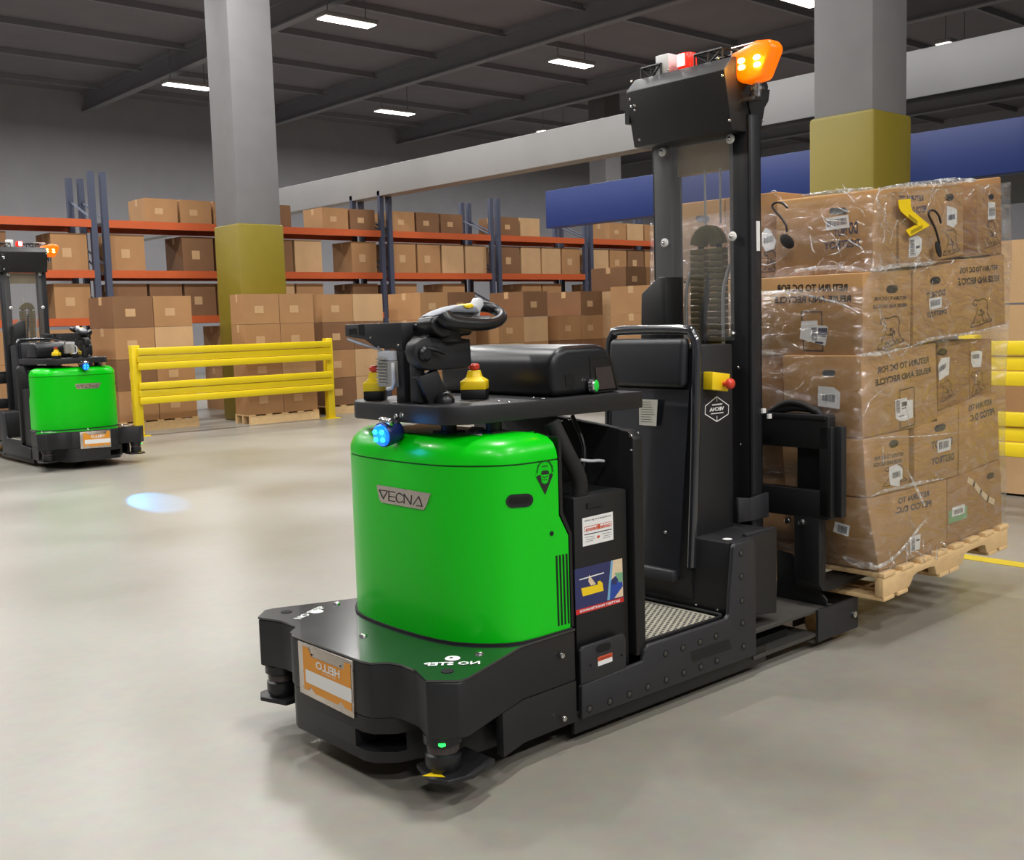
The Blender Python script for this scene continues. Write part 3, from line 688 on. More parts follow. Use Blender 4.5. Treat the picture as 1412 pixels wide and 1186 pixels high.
# battery box with its stickers
bt = part('battery_box', MB().box(2.645, 2.915, 2.685, 3.55, .115, .875), 'black_dark', T, bevel=.004)
pb = PY(2.685)
gr = part('box_grip', MB().slab(pb, [(808, 701), (830, 697), (831.5, 692), (828, 690), (809, 694)], .006), 'plastic', bt)
ss = MB().ppx(pb, [(803.5, 754), (845.7, 744), (844.7, 705.3), (802.6, 715)], .0008)
ss.use(1); ss.tpx(pb, 'we designed it to get results', [(805.5, 720.5), (842, 712.5), (842, 709), (805.5, 717)], True, .0014)
ss.rpx(pb, [(805.5, 737.8), (843, 729.5)], .003, .0014)
for k, (xa, xb_) in enumerate(((806, 819), (808, 820), (807, 818), (830, 842), (832, 843), (831, 841))):
    y_ = (741.5, 744.5, 747.5)[k % 3]-(0 if k < 3 else 5.2); ss.rpx(pb, [(xa, y_), (xb_, y_-2.6)], .0012, .0014)
ss.use(2); ss.ppx(pb, [(805.6, 733.8), (843.3, 725.2), (843, 718.6), (805.4, 726.8)], .0012)
ss.use(0); ss.ppx(pb, [(806.2, 733), (842.7, 724.7), (842.4, 719.4), (806, 727.6)], .0014)
ss.use(2); ss.tpx(pb, 'Golden', [(826.5, 728.3), (841.5, 724.9), (841.5, 720.4), (826.5, 723.8)], True, .0018, .04); ss.tpx(pb, 'Resource', [(807.3, 732.5), (823.5, 729), (823.5, 724.3), (807.3, 727.8)], True, .0018, .04)
ss.ppx(pb, [(823.8, 729), (827, 728.3), (827, 722.5), (823.8, 723.3)], .0019)
ss.ppx(pb, [(823, 742), (826, 741.5), (827, 738.5), (824.5, 738), (822.7, 739.8)], .0018)
part('supplier_sticker', ss, ['white', 'ink', 'orangered'], bt, label='white sticker with black and red print')
ps = MB()
def pp_(i, pts, d): ps.use(i); ps.ppx(pb, pts, d)
pp_(0, [(793.8, 848.6), (859.7, 829.4), (857.6, 769.7), (792, 785.5)], .0008)
pp_(1, [(838, 827), (859, 822), (857.6, 769.7), (843, 773)], .0011)
pp_(2, [(837, 828), (840.5, 827), (845, 773), (842, 773.8)], .0013)
pp_(3, [(840.5, 827), (847, 824.5), (858.5, 808), (857.5, 800), (848, 794), (842, 801)], .0013)
pp_(4, [(847, 790), (858.2, 789), (858.2, 802), (853, 803)], .0014)
pp_(5, [(843.5, 798), (849, 795), (852, 799), (849, 806), (844, 806)], .0016)
pp_(6, [(803.5, 822.5), (832, 814.5), (830.5, 804), (827, 800.5), (823.5, 802), (824, 806), (801, 811.5)], .0013)
pp_(1, [(812, 792.5), (821.5, 805.5), (814.5, 807.5), (811, 802)], .0012)
pp_(7, [(794, 848.6), (859.7, 829.4), (859.4, 823), (793.6, 841.5)], .0016)
ps.use(8); ps.rpx(pb, [(799, 799.5), (832, 789.8)], .004, .0015)
ps.tpx(pb, 'BATTERY MAINTENANCE', [(799, 845), (854, 829.5), (854, 826.3), (799, 841.5)], True, .002, .03)
part('battery_poster', ps, ['navy', 'sandp', 'skyp', 'bluep', 'greenp', 'navy', 'yellow', 'redp', 'white'], bt, label='navy blue poster sticker with yellow tool and red strip')
# hoses above the battery box
part('battery_hose', MB().tube(smooth_path([V((2.62, 2.76, 1.14)), V((2.66, 2.73, 1.03)), V((2.70, 2.72, .95)), V((2.71, 2.72, .89)), V((2.69, 2.73, .80))]), .03, 12), 'rubber', T, smooth=80)
part('battery_hose', MB().tube(smooth_path([V((2.86, 2.9, 1.14)), V((2.87, 2.85, 1.02)), V((2.84, 2.84, .90))]), .008, 8), 'plastic', T, smooth=80)
part('cable_hook', MB().tube(smooth_path([V((2.80, 2.8, .985)), V((2.84, 2.79, .978)), V((2.88, 2.79, .975)), V((2.91, 2.79, .97))]), .006, 8), 'light_grey', T, smooth=80)
# partition in front of the operator's place
par = part('partition', MB().prism([(2.665, .245), (2.665, 1.06), (2.69, 1.085), (3.3, 1.14), (3.55, 1.14), (3.575, 1.11), (3.575, .245)], 'x', 2.935, 2.99), 'black_dark', T, bevel=.008)
ppx_ = PX(2.935)
screws('screw', [ppx_.hit(*q, d=0) for q in ((869.5, 601), (870, 620.5), (775, 580), (785, 578.5), (879, 597))], (-1, 0, 0), .006, 'chrome', par, .005)
# lift panel with warning sticker
hpn = part('hand_panel', MB().prism([(2.632, .215), (2.865, .215), (2.868, .33), (2.855, .352), (2.645, .349), (2.632, .335)], 'y', 2.655, 2.668), 'rail', T, bevel=.004)
ph = PY(2.655)
part('hand_slot', MB().ppx(ph, pill(832, 893, 10.5, 5.5, -.3), .0008), 'void', hpn)
ws_ = MB().ppx(ph, [(824.5, 919), (844.3, 911.8), (844, 899.5), (824, 906.5)], .0008); ws_.use(1); ws_.ppx(ph, [(824.2, 912.5), (844.1, 905.4), (844, 899.5), (824, 906.5)], .0012)
ws_.use(2); ws_.tpx(ph, 'WARNING', [(826, 910.8), (842.5, 905), (842.5, 902), (826, 907.8)], True, .0016)
part('warning_sticker', ws_, ['white', 'orangered', 'ink'], hpn)
part('panel_hole', MB().ppx(ph, pill(814, 917.5, 1.8, 1.7), .0008).ppx(ph, pill(857, 903.5, 1.8, 1.7), .0008), 'void', hpn)
# side rail, step and tower plate: one cut plate
RYN = 2.652
rl = [(2.63, .09), (3.655, .09), (3.655, .56), (3.64, .578), (3.52, .578), (3.508, .565), (3.475, .295), (3.46, .282), (2.985, .277), (2.965, .262), (2.955, .225), (2.64, .213), (2.632, .205)]
rail = part('side_rail', MB().prism(rl, 'y', RYN, RYN+.02), 'rail', T, bevel=.004)
rl2 = part('side_rail', MB().prism(rl, 'y', 2*YC-RYN-.02, 2*YC-RYN), 'rail', T, bevel=.004)
prl = PY(RYN)
hol = [(813, 977.4), (841, 967.5), (867.8, 957.4), (893.4, 947.3), (918.8, 937.6), (943, 927.6), (966.4, 919.7), (988.6, 911), (917.8, 901.5), (941.6, 893.5), (965.4, 885.2), (987.2, 877.3),
       (1021.6, 763), (1022, 795), (1023, 828.4), (1024, 859), (1025.4, 891.5)]
b0 = None
for q in hol:
    p = prl.hit(*q, d=0)
    if b0 is None:
        mb = MB().lathe(p, (0, -1, 0), [(.0145, -.001), (.0145, .0012), (.011, .0014), (.011, -.001)], 16); mb.use(1); mb.lathe(p, (0, -1, 0), [(.0095, -.001), (.0095, .002), (.006, .0035)], 12)
        b0 = part('bolt', mb, ['void', 'deck'], rail); off = WORLD[b0.name]-p
    else: share(b0, 'bolt', p+off, rail)
part('rail_patch', MB().ppx(prl, [(955, 913.5), (1009, 894.5), (1005, 881), (952, 899)], .0008), 'black_dark', rail)
part('lower_skirt', MB().box(2.61, 3.75, 2.672, 2.69, .035, .11), 'black_dark', T, bevel=.003)
part('lower_skirt', MB().box(2.61, 3.75, 2*YC-2.69, 2*YC-2.672, .035, .11), 'black_dark', T, bevel=.003)
# footplate with grip mat
fp = part('footplate', MB().box(2.99, 3.53, 2.675, 3.56, .225, .262), 'black_dark', T, bevel=.004)
part('grip_mat', MB().box(2.995, 3.49, 2.715, 3.53, .2622, .272), 'mesh_floor', fp, bevel=.003)
gm = MB(); nx_, ny_ = 22, 32
for i in range(nx_):
    for j in range(ny_):
        x = 3.005+i*.0217; y = 2.725+(j+(i % 2)*.5)*.0248
        if y > 3.51: continue
        gm.loft([[(x-.0075, y, .272), (x, y-.0095, .272), (x+.0075, y, .272), (x, y+.0095, .272)], [(x-.004, y, .2755), (x, y-.005, .2755), (x+.004, y, .2755), (x, y+.005, .2755)]], True, False, True)
o = part('mat_studs', gm, 'deck', fp); o['kind'] = 'stuff'
part('mat_edging', MB().tube([(2.99, 2.7, .277), (3.485, 2.7, .277), (3.505, 2.72, .277), (3.505, 3.53, .277)], .008, 8), 'rubber', fp, smooth=70)
# step box behind the tower
sbx = part('step_box', MB().prism([(3.52, .262), (3.855, .22), (3.86, .585), (3.525, .575)], 'y', 2.69, 3.56), 'black', T, bevel=.006)
part('step_ledge', MB().box(3.655, 3.86, 2.70, 2.72, .578, .592).box(3.53, 3.655, 2.672, 2.69, .566, .58), 'rail', sbx, bevel=.003)
c = at(1003, 743.5, 2, .579); part('round_sticker', MB().cyl((c.x, c.y, .5785), (c.x, c.y, .5800), .02, n=20), 'white', sbx)
screws('screw', [PX(3.519).hit(*q, d=0) for q in ((960, 834.5), (989.5, 841.5), (945.5, 836))], (-1, 0, 0), .007, 'chrome', sbx, .006)
# backrest cabinet
CY_ = 2.87
cab = part('mast_cabinet', MB().prism([(3.52, .30), (3.80, .30), (3.80, 1.372), (3.60, 1.376), (3.575, 1.36), (3.545, .85), (3.50, .42)], 'y', CY_, 2*YC-CY_), 'black', T, bevel=.008)
pcs = PY(CY_)
screws('screw', [pcs.hit(*q, d=0) for q in ((1018.5, 506.6), (1021.5, 612.5))], (0, -1, 0), .006, 'chrome', cab, .005)
# two bright screws on the mast channel
es = part('cabinet_stop_switch', MB().slab(pcs, [(969, 537), (991, 539.5), (994, 515.5), (969.5, 512.5)], .05), 'yellow', cab, bevel=.004)
ec = pcs.hit(985, 529, .05)
part('stop_button', MB().lathe(ec, (.05, -1, .03), [(.01, 0), (.01, .02), (.022, .022), (.024, .034), (.018, .044), (.006, .048)], 18), 'red', es, smooth=60)
hxg = MB(); HX = [(988, 547), (1004.5, 559), (1004, 571), (988.3, 581.3), (972, 571), (972.3, 560)]
hxg.rpx(pcs, HX, .004, .0012, True); hxg.rpx(pcs, [(988, 547.5), (988.2, 553.5)], .004); hxg.rpx(pcs, [(988.2, 574), (988.3, 581)], .004)
hxg.rpx(pcs, [(982, 558.5), (995, 557)], .006)
hxg.tpx(pcs, 'VECNA', [(978, 567.8), (998, 565.5), (998, 560.2), (978, 562.5)], True, .0015, .05); hxg.rpx(pcs, [(980, 570.8), (997, 568.8)], .004)
part('hexagon_emblem', hxg, 'white', cab)
# back pad, hoop and knee panel on the operator's face
part('knee_panel', MB().hexa([(3.49, 2.93, .40), (3.49, 3.31, .40), (3.50, 3.31, .40), (3.50, 2.93, .40), (3.545, 2.90, 1.19), (3.545, 3.34, 1.19), (3.555, 3.34, 1.19), (3.555, 2.90, 1.19)]), 'black_gloss', cab)
part('knee_pad', MB().hexa([(3.46, 2.93, .385), (3.46, 3.31, .385), (3.50, 3.31, .385), (3.50, 2.93, .385), (3.47, 2.94, .43), (3.47, 3.30, .43), (3.50, 3.30, .43), (3.50, 2.94, .43)]), 'rail', cab, bevel=.006)
part('back_pad', MB().hexa([(3.505, 2.905, 1.20), (3.505, 3.335, 1.20), (3.56, 3.335, 1.20), (3.56, 2.905, 1.20), (3.525, 2.905, 1.405), (3.525, 3.335, 1.405), (3.575, 3.335, 1.405), (3.575, 2.905, 1.405)]), 'black_cloth', cab, bevel=.055, seg=5, smooth=70)
hoop = smooth_path([V((3.515, 2.875, .45)), V((3.545, 2.875, .9)), V((3.56, 2.875, 1.25)), V((3.565, 2.875, 1.37)), V((3.567, 2.895, 1.42)), V((3.568, 2.945, 1.44)), V((3.568, 3.295, 1.44)), V((3.567, 3.345, 1.42)), V((3.565, 3.365, 1.37)), V((3.56, 3.365, 1.25)), V((3.545, 3.365, .9)), V((3.515, 3.365, .45))], 4)
part('back_hoop', MB().tube(hoop, .021, 12), 'black_gloss', cab, smooth=80)
part('data_label', MB().ppx(PX(3.53), [(884, 585.5), (907.5, 587.5), (909.5, 551), (883.5, 550)], .012), 'paper', cab)
dl = MB()
for k in range(9): dl.rpx(PX(3.53), [(886.5, 554+k*3.4), (900+((k*7) % 6), 554.4+k*3.4)], .0018, .0128)
part('label_print', dl, 'ink', cab)
screws('screw', [PX(3.49).hit(917.5, 734, 0)], (-1, 0, 0), .007, 'chrome', cab, .005)

# mast: two channel posts, top cross plate, guard panel, cable chain, head box
ZM = 2.34
mast = part('mast', MB().box(3.9, 3.985, 2.85, 2.865, .3, ZM).box(3.9, 3.915, 2.85, 2.955, .3, ZM).box(3.97, 3.985, 2.85, 2.955, .3, ZM)
            .box(3.9, 3.985, 2*YC-2.865, 2*YC-2.85, .3, ZM).box(3.9, 3.915, 2*YC-2.955, 2*YC-2.85, .3, ZM).box(3.97, 3.985, 2*YC-2.955, 2*YC-2.85, .3, ZM), 'mast', T, bevel=.004)
part('inner_rail', MB().box(3.925, 3.965, 2.868, 2.93, .35, ZM-.02).box(3.925, 3.965, 2*YC-2.93, 2*YC-2.868, .35, ZM-.02), 'black_dark', mast)
part('cross_tie', MB().box(3.95, 3.985, 2.955, 2*YC-2.955, 2.13, 2.26), 'tan', mast, bevel=.003)
part('cross_tie', MB().box(3.93, 3.985, 2.955, 2*YC-2.955, 1.15, 1.33), 'black_dark', mast, bevel=.003)
for px in (972, 993): p = at(px, 250, 0, 3.95); part('lift_chain', MB().cyl((3.95, p.y, 1.9), (3.95, p.y, 2.14), .005, n=6), 'light_grey', mast)
part('white_marker', MB().slab(PY(2.849), [(1043, 346), (1047.5, 346), (1047.3, 305), (1042.3, 305)], .002), 'white', mast)
# cable chain: arch shaped loop of links
ya_, yb_ = 3.045, 3.15
ztop = 1.80
pth = [V((3.945, ya_, 1.34+.04*k)) for k in range(12)]+[V((3.945, (ya_+yb_)/2+(ya_-yb_)/2*cos(t), ztop+.075*sin(t))) for t in [pi*k/9 for k in range(1, 9)]]+[V((3.945, yb_, ztop-.02-.04*k)) for k in range(12)]
cc = part('cable_chain', MB().tube(pth, .014, 8), 'black_dark', mast, smooth=70)
l0 = None
for k in range(16):
    z = 1.36+k*.028
    for yy in (ya_, yb_):
        p = V((3.935, yy, z))
        if l0 is None: l0 = part('chain_link', MB().box(p.x-.02, p.x+.02, p.y-.04, p.y+.04, p.z-.0125, p.z+.0125), 'chain_plastic', cc, bevel=.004)
        else: share(l0, 'chain_link', p, cc)
l1 = None
for k in range(1, 9):
    t = pi*k/9; c0 = V((3.935, (ya_+yb_)/2, ztop+.005)); u = V((0, -cos(t), sin(t))); t2 = V((0, sin(t), cos(t)))
    mb = MB(); q = [c0+u*(.045+a*.045)+t2*(b_*(.016+.006*a))+V((xx, 0, 0)) for xx in (-.02, .02) for a, b_ in ((-.6, -1), (1, -1), (1, 1), (-.6, 1))]
    part('chain_link', mb.hexa(q), 'chain_plastic', cc, bevel=.003)
for (px, y0_, y1_, r_) in ((1000, 310, 480, .008), (949, 370, 480, .008)):
    pa = at(px, 470, 0, 3.925); part('hydraulic_hose', MB().tube(smooth_path([V((3.925, pa.y+.01, 1.30)), V((3.92, pa.y+.006, 1.5)), V((3.92, pa.y, 1.62)), V((3.94, pa.y-.02, 1.72))]), r_, 8), 'light_grey', mast, smooth=80)
part('hydraulic_hose', MB().tube(smooth_path([V((3.93, 3.10, 1.25)), V((3.92, 3.12, 1.45)), V((3.93, 3.10, 1.62)), V((3.95, 3.08, 1.75))]), .014, 8), 'rubber', mast, smooth=80)
vb = MB()
for k in range(5): vb.box(3.93, 3.97, 2.97+k*.05, 3.0+k*.05, 1.33, 1.40+.02*(k % 2))
part('valve_block', vb, 'black_dark', mast, bevel=.004)
# clear guard with washers
gpan = [(2.94, 1.385), (2.94, 2.26), (3.37, 2.275), (3.37, 1.385)]
gd = part('mast_guard', MB().prism([(2.92, 1.385), (2.92, 2.265), (3.36, 2.265), (3.36, 1.385)], 'x', 3.876, 3.882), 'poly', mast, label='clear polycarbonate guard panel')
PG = PX(3.876)
screws('washer', [PG.hit(*q, d=0) for q in ((913.5, 209.5), (1007, 191.5), (916.5, 335), (1010, 326))], (-1, 0, 0), .021, 'white', gd, .012)
screws('guard_bolt', [PG.hit(*q, d=0) for q in ((1012.5, 459.5), (924, 405), (913.5, 209.5), (1007, 191.5), (916.5, 335), (1010, 326))], (-1, 0, 0), .010, 'chrome', gd, .022)
# head box on top of the mast
hdp = [(3.80, 2.265), (3.75, 2.505), (3.81, 2.566), (4.0, 2.58), (4.06, 2.47), (4.01, 2.30), (3.97, 2.265)]
head = part('mast_head_box', MB().prism(hdp, 'y', 2.862, 3.41), 'black', T, bevel=.004)
pf = PX(3.75)
def hf(px, py, d=.0):   # on the leaning front of the head box
    pl3 = Pl((3.80, 0, 2.265), V((.24, 0, .05))); return pl3.hit(px, py, d)
screws('screw', [hf(*q) for q in ((868.5, 137), (870.5, 147), (875.5, 145.5), (875.5, 151.5), (882, 192.5), (1006, 166), (996, 104.5))], (-1, 0, .2), .007, 'chrome', head, .006)
pk = PY(2.862)
screws('screw', [pk.hit(*q, d=0) for q in ((1028.5, 139.8), (1037, 166.5), (1051, 166.5))], (0, -1, 0), .007, 'chrome', head, .006)
screws('screw', [Pl((3.75, 0, 2.505), (-.061, 0, .06)).hit(x, y, 0) for x, y in ((871, 112), (922.5, 96), (990, 80))], (-.6, 0, .6), .008, 'chrome', head, .007)
part('corner_bracket', MB().slab(pk, [(1037, 122), (1060, 124), (1058, 140), (1046, 160), (1034, 158), (1030, 142)], .006), 'black_dark', head)
part('head_side_bracket', MB().prism([(3.77, 2.37), (3.82, 2.37), (3.82, 2.48), (3.77, 2.48)], 'y', 3.409, 3.435), 'black_dark', head)
# wire guards on top of the head box
ZH = 2.565
def cage(x0, x1, y0, y1, z0, z1, r=.006):
    mb = MB(); n = max(2, int((y1-y0)/.06))
    for x in (x0, x1):
        mb.tube([(x, y0, z1), (x, y1, z1)], r, 5)
        for k in range(n+1):
            y = y0+(y1-y0)*k/n; mb.tube([(x, y, z0), (x, y, z1)], r*.8, 5)
            if k < n: mb.tube([(x, y, z0 if k % 2 else z1), (x, y+(y1-y0)/n, z1 if k % 2 else z0)], r*.7, 5)
    for k in range(n+1): y = y0+(y1-y0)*k/n; mb.tube([(x0, y, z1), (x1, y, z1)], r*.8, 5)
    return mb
part('wire_guard', cage(3.83, 3.97, 3.27, 3.385, ZH, ZH+.05), 'black_dark', head)
part('wire_guard', cage(3.83, 3.97, 2.93, 3.08, ZH, ZH+.05), 'black_dark', head)
wb = at(919.5, 85, 0, 3.86); part('white_sensor_box', MB().box(3.835, 3.90, wb.y-.03, wb.y+.045, ZH+.004, ZH+.09), 'white', head, bevel=.003)
rb = at(943, 80, 0, 3.86); rbo = part('red_beacon', MB().cyl((3.87, rb.y-.01, ZH+.012), (3.87, rb.y-.01, ZH+.075), .042, n=20), 'redlens', head, bevel=.006)
part('beacon_tube', MB().box(3.824, 3.828, rb.y-.03, rb.y-.006, ZH+.018, ZH+.068).box(3.825, 3.829, rb.y-.002, rb.y+.008, ZH+.018, ZH+.068), 'white_led', rbo)
# amber warning lamp at the near end of the head box
al = at(1034, 86, 0, 3.84)
amb = part('amber_warning_lamp', MB().prism([(al.y-.10, al.z+.075), (al.y-.03, al.z+.085), (al.y+.09, al.z+.055), (al.y+.12, al.z+.03), (al.y+.11, al.z-.035), (al.y+.04, al.z-.08), (al.y-.06, al.z-.075), (al.y-.12, al.z+.04)], 'x', 3.835, 3.92), 'amber', head, bevel=.022, seg=4, smooth=70)
for (px, py) in ((1043.5, 79), (1044, 89), (1022, 84), (1022.5, 93)):
    p = at(px, py, 0, 3.833); part('led', MB().sphere(p, .017, 12, (.5, 1.15, .75)), 'amber_led', amb, smooth=80)
for _c, _p, _e in (((1, .42, .02), (3.76, al.y-.02, al.z), 2.5), ((.05, .35, 1), (2.07, bl.y-.01, bl.z), .7)):
    _l = bpy.data.lights.new('warning_lamp_glow', 'POINT'); _l.color = _c; _l.energy = _e; _l.shadow_soft_size = .04
    _o = bpy.data.objects.new('warning_lamp_glow', _l); COL.objects.link(_o); _o.location = _p
part('lamp_stem', MB().cyl((3.89, 2.80, 2.40), (3.89, 2.80, 2.47), .018, n=12).cyl((3.89, 2.80, 2.425), (3.89, 2.80, 2.437), .03, n=12).box(3.86, 3.92, 2.79, 2.865, 2.385, 2.40), 'chrome', amb)
part('wire_guard', cage(3.93, 4.0, al.y+.02, al.y+.16, ZH, al.z+.10, .004), 'zinc', head)
# dark box on the far side of the mast
fb0 = at(887, 455, 0, 3.75); fb1 = at(914, 382, 0, 3.75)
part('side_box', MB().prism([(fb1.y-.02, 1.35), (fb1.y-.02, fb1.z), (fb1.y+.02, fb1.z), (fb0.y, fb1.z-.07), (fb0.y+.01, 1.35)], 'x', 3.74, 3.86), 'black_dark', T, bevel=.005)
# bracket plates low on the mast
part('mast_bracket', MB().prism([(1, 1), (2, 2)], 'x', 0, 1) if False else MB().hexa([(3.865, 2.845, .60), (4.0, 2.845, .60), (4.0, 2.83, .60), (3.865, 2.83, .60), (3.865, 2.845, .70), (4.0, 2.845, .71), (4.0, 2.83, .71), (3.865, 2.83, .70)]).hexa([(3.80, 2.86, .60), (3.87, 2.845, .60), (3.87, 2.83, .60), (3.80, 2.845, .60), (3.80, 2.86, .71), (3.87, 2.845, .70), (3.87, 2.83, .70), (3.80, 2.845, .71)]), 'rail', T, bevel=.003)
for (px, py) in ((1052, 566.5), (1060, 574)):
    p = at(px, py, 1, 2.848); part('white_marker', MB().box(p.x-.012, p.x+.012, 2.84, 2.849, p.z-.01, p.z+.01), 'white', mast)

# outrigger legs behind the tower, each with a load wheel
def outrigger(k):
    f = (lambda y: y) if k < 0 else (lambda y: 2*YC-y)
    def bx(x0, x1, ya, yb_, z0, z1, mb): return mb.box(x0, x1, min(f(ya), f(yb_)), max(f(ya), f(yb_)), z0, z1)
    m1 = MB(); bx(3.655, 4.25, 2.668, 2.99, .172, .184, m1)
    leg = part('outrigger_leg', m1, 'deck', T)
    m1 = MB(); bx(3.655, 4.13, 2.668, 2.99, .062, .078, m1); part('lower_flange', m1, 'deck', leg)
    m1 = MB(); bx(3.655, 4.25, 2.955, 2.985, .0785, .1715, m1); part('leg_web', m1, 'black_dark', leg)
    m1 = MB(); bx(4.115, 4.44, 2.655, 2.668, .04, .184, m1); bx(4.428, 4.44, 2.6685, 2.88, .06, .184, m1); bx(4.25, 4.428, 2.868, 2.88, .04, .184, m1); o = part('wheel_box', m1, 'rail', leg)
    m1 = MB(); a_, b_ = sorted((f(2.71), f(2.83))); m1.cyl((4.345, a_, .076), (4.345, b_, .076), .076, n=24); part('load_wheel', m1, 'wheel', leg, bevel=.006)
    a_, b_ = sorted((f(2.643), f(2.66))); part('axle_end', MB().cyl((4.40, a_, .11), (4.40, b_, .11), .015, n=12), 'chrome', leg)
    m1 = MB(); g = [(f(2.665), .184), (f(2.665), .215), (f(2.85), .395), (f(2.925), .405), (f(2.93), .184)]; part('gusset', m1.prism(g, 'x', 4.195, 4.21), 'black_dark', leg, bevel=.002)
outrigger(-1); outrigger(1)
# mast foot
part('mast_foot', MB().box(3.87, 4.0, 2.96, 2*YC-2.96, .11, .30), 'black_dark', T, bevel=.006)
# fork carriage and forks
car = part('fork_carriage', MB().box(4.13, 4.19, 2.615, 2*YC-2.615, .90, 1.045).box(4.13, 4.19, 2.612, 2*YC-2.612, .59, .715).box(4.13, 4.17, 2.60, 2.66, .60, 1.0).box(4.13, 4.17, 2*YC-2.66, 2*YC-2.60, .60, 1.0), 'black_dark', T, bevel=.004)
part('carriage_hook_bar', MB().box(4.12, 4.20, 2.625, 2*YC-2.625, 1.03, 1.05).box(4.02, 4.13, 2.97, 3.03, .62, 1.02).box(4.02, 4.13, 2*YC-3.03, 2*YC-2.97, .62, 1.02), 'black', car, bevel=.003)
part('backing_plate', MB().box(4.175, 4.19, 2.62, 2.80, .70, .91), 'black_dark', car)
part('backing_plate', MB().box(4.175, 4.19, 2*YC-2.80, 2*YC-2.62, .70, .91), 'black_dark', car)
part('load_guard_post', MB().box(4.165, 4.205, 2.57, 2.612, .60, 1.0), 'black', car, bevel=.004)
part('load_guard_post', MB().box(4.17, 4.205, 2*YC-2.612, 2*YC-2.57, .60, 1.0), 'black', car, bevel=.004)
part('hose_bundle', MB().tube(smooth_path([V((4.16, 2.9, 1.055)), V((4.16, 2.85, 1.07)), V((4.17, 2.78, 1.075)), V((4.18, 2.70, 1.06)), V((4.18, 2.67, 1.0))]), .018, 8).tube(smooth_path([V((4.15, 2.93, 1.05)), V((4.15, 2.84, 1.095)), V((4.16, 2.76, 1.09)), V((4.18, 2.69, 1.05))]), .014, 8), 'rubber', car, smooth=80)
screws('carriage_bolt', [PX(4.13).hit(*q, d=0) for q in ((1086.5, 718), (1106, 720.5))], (-1, 0, 0), .016, 'chrome', car, .016)
for s_ in (-1, 1):
    y0 = YC+s_*.395
    fk = [(4.13, .60), (4.13, .30), (4.16, .262), (4.22, .25), (5.3, .285), (5.3, .30), (4.24, .288), (4.185, .31), (4.185, .60)]
    part('fork', MB().prism(fk, 'y', y0-.065, y0+.065), 'black_dark', car, bevel=.005)


#@@CARGO
# ------------------------------------------------------------------ the load: pallet, cartons, stretch film
YN = 2.52
NP = PY(YN)
# pallet: notched stringers along the forks, boards across
def pp(px, py): p = at(px, py, 1, YN); return (p.x, p.z)
PA, PB_ = 4.39, 5.63; ZA, ZB = .325, .372           # the load rides tipped a little back on the forks
def zt_at(x): return ZA+(ZB-ZA)*(x-PA)/(PB_-PA)
pal = empty('pallet', (5.0, YC, .18), 'pale wooden pallet lifted on the forks under the wrapped cartons', 'pallet')
def sx(x, h): return (x, zt_at(x)-h)
prof = [sx(PA, .022), sx(PA, .112), sx(4.62, .112), sx(4.645, .09), sx(4.66, .068), sx(4.70, .06), sx(4.82, .06), sx(4.86, .068), sx(4.88, .112), sx(5.14, .112), sx(5.16, .068), sx(5.20, .06), sx(5.34, .06), sx(5.38, .068), sx(5.40, .112), sx(PB_, .112), sx(PB_, .022)]
st0 = None
for yy in (2.50, 3.09, 3.70):
    if st0 is None: st0 = part('stringer', MB().prism(prof, 'y', yy, yy+.042), 'wood', pal, bevel=.003); off = WORLD[st0.name]-V((0, yy, 0))
    else: share(st0, 'stringer', off+V((0, yy, 0)), pal)
b0 = None; nb = 8
for k in range(nb):
    x = PA+(PB_-.1-PA)*k/(nb-1); xc = x+.05
    if b0 is None:
        dz = (ZB-ZA)/(PB_-PA)*.1
        b0 = part('deck_board', MB().hexa([(x, 2.495, zt_at(x)-.022), (x+.1, 2.495, zt_at(x+.1)-.022), (x+.1, 3.75, zt_at(x+.1)-.022), (x, 3.75, zt_at(x)-.022), (x, 2.495, zt_at(x)-.002), (x+.1, 2.495, zt_at(x+.1)-.002), (x+.1, 3.75, zt_at(x+.1)-.002), (x, 3.75, zt_at(x)-.002)]), 'wood', pal, bevel=.002)
        off = WORLD[b0.name]-V((xc, 0, zt_at(xc)))
    else: share(b0, 'deck_board', off+V((xc, 0, zt_at(xc))), pal)
b0 = None
for xc in (4.44, 4.56, 4.95, 5.05, 5.46, 5.58):
    if b0 is None:
        x = xc-.045
        b0 = part('bottom_board', MB().hexa([(x, 2.497, zt_at(x)-.130), (x+.09, 2.497, zt_at(x+.09)-.130), (x+.09, 3.745, zt_at(x+.09)-.130), (x, 3.745, zt_at(x)-.130), (x, 2.497, zt_at(x)-.112), (x+.09, 2.497, zt_at(x+.09)-.112), (x+.09, 3.745, zt_at(x+.09)-.112), (x, 3.745, zt_at(x)-.112)]), 'wood', pal, bevel=.002)
        off = WORLD[b0.name]-V((xc, 0, zt_at(xc)))
    else: share(b0, 'bottom_board', off+V((xc, 0, zt_at(xc))), pal)

G = 'cartons wrapped on the lifted pallet'
def carton(label, quad, y0, dy, m='board'):
    """quad: near face in pixels, bl br tr tl; y0: plane of the near face; dy: depth away from the viewer"""
    n = [at(x, y, 1, y0) for x, y in quad]; f = [p+V((0, dy, 0)) for p in n]
    o = part('carton', MB().hexa([n[0], n[1], f[1], f[0], n[3], n[2], f[2], f[3]]), m, None, bevel=.008, seg=2)
    tag(o, label, 'carton', G); o['_'] = 0; del o['_']
    return o, PY(y0), Pl(n[0], (n[3]-n[0]).cross(V((0, 1, 0)))), n
def carton3(label, x0, x1, y0, y1, z0, z1, m='board'):
    o = part('carton', MB().box(x0, x1, y0, y1, z0, z1), m, None, bevel=.008)
    return tag(o, label, 'carton', G), PY(y0), PX(x0)
def hole(pl, cx_, cy_, hw, hh, tilt, par):
    o = part('hand_hole', MB().ppx(pl, pill(cx_, cy_, hw, hh, tilt), .0012), 'void', par)  # flat near-black decal; the shade inside the hole is painted on
    return o
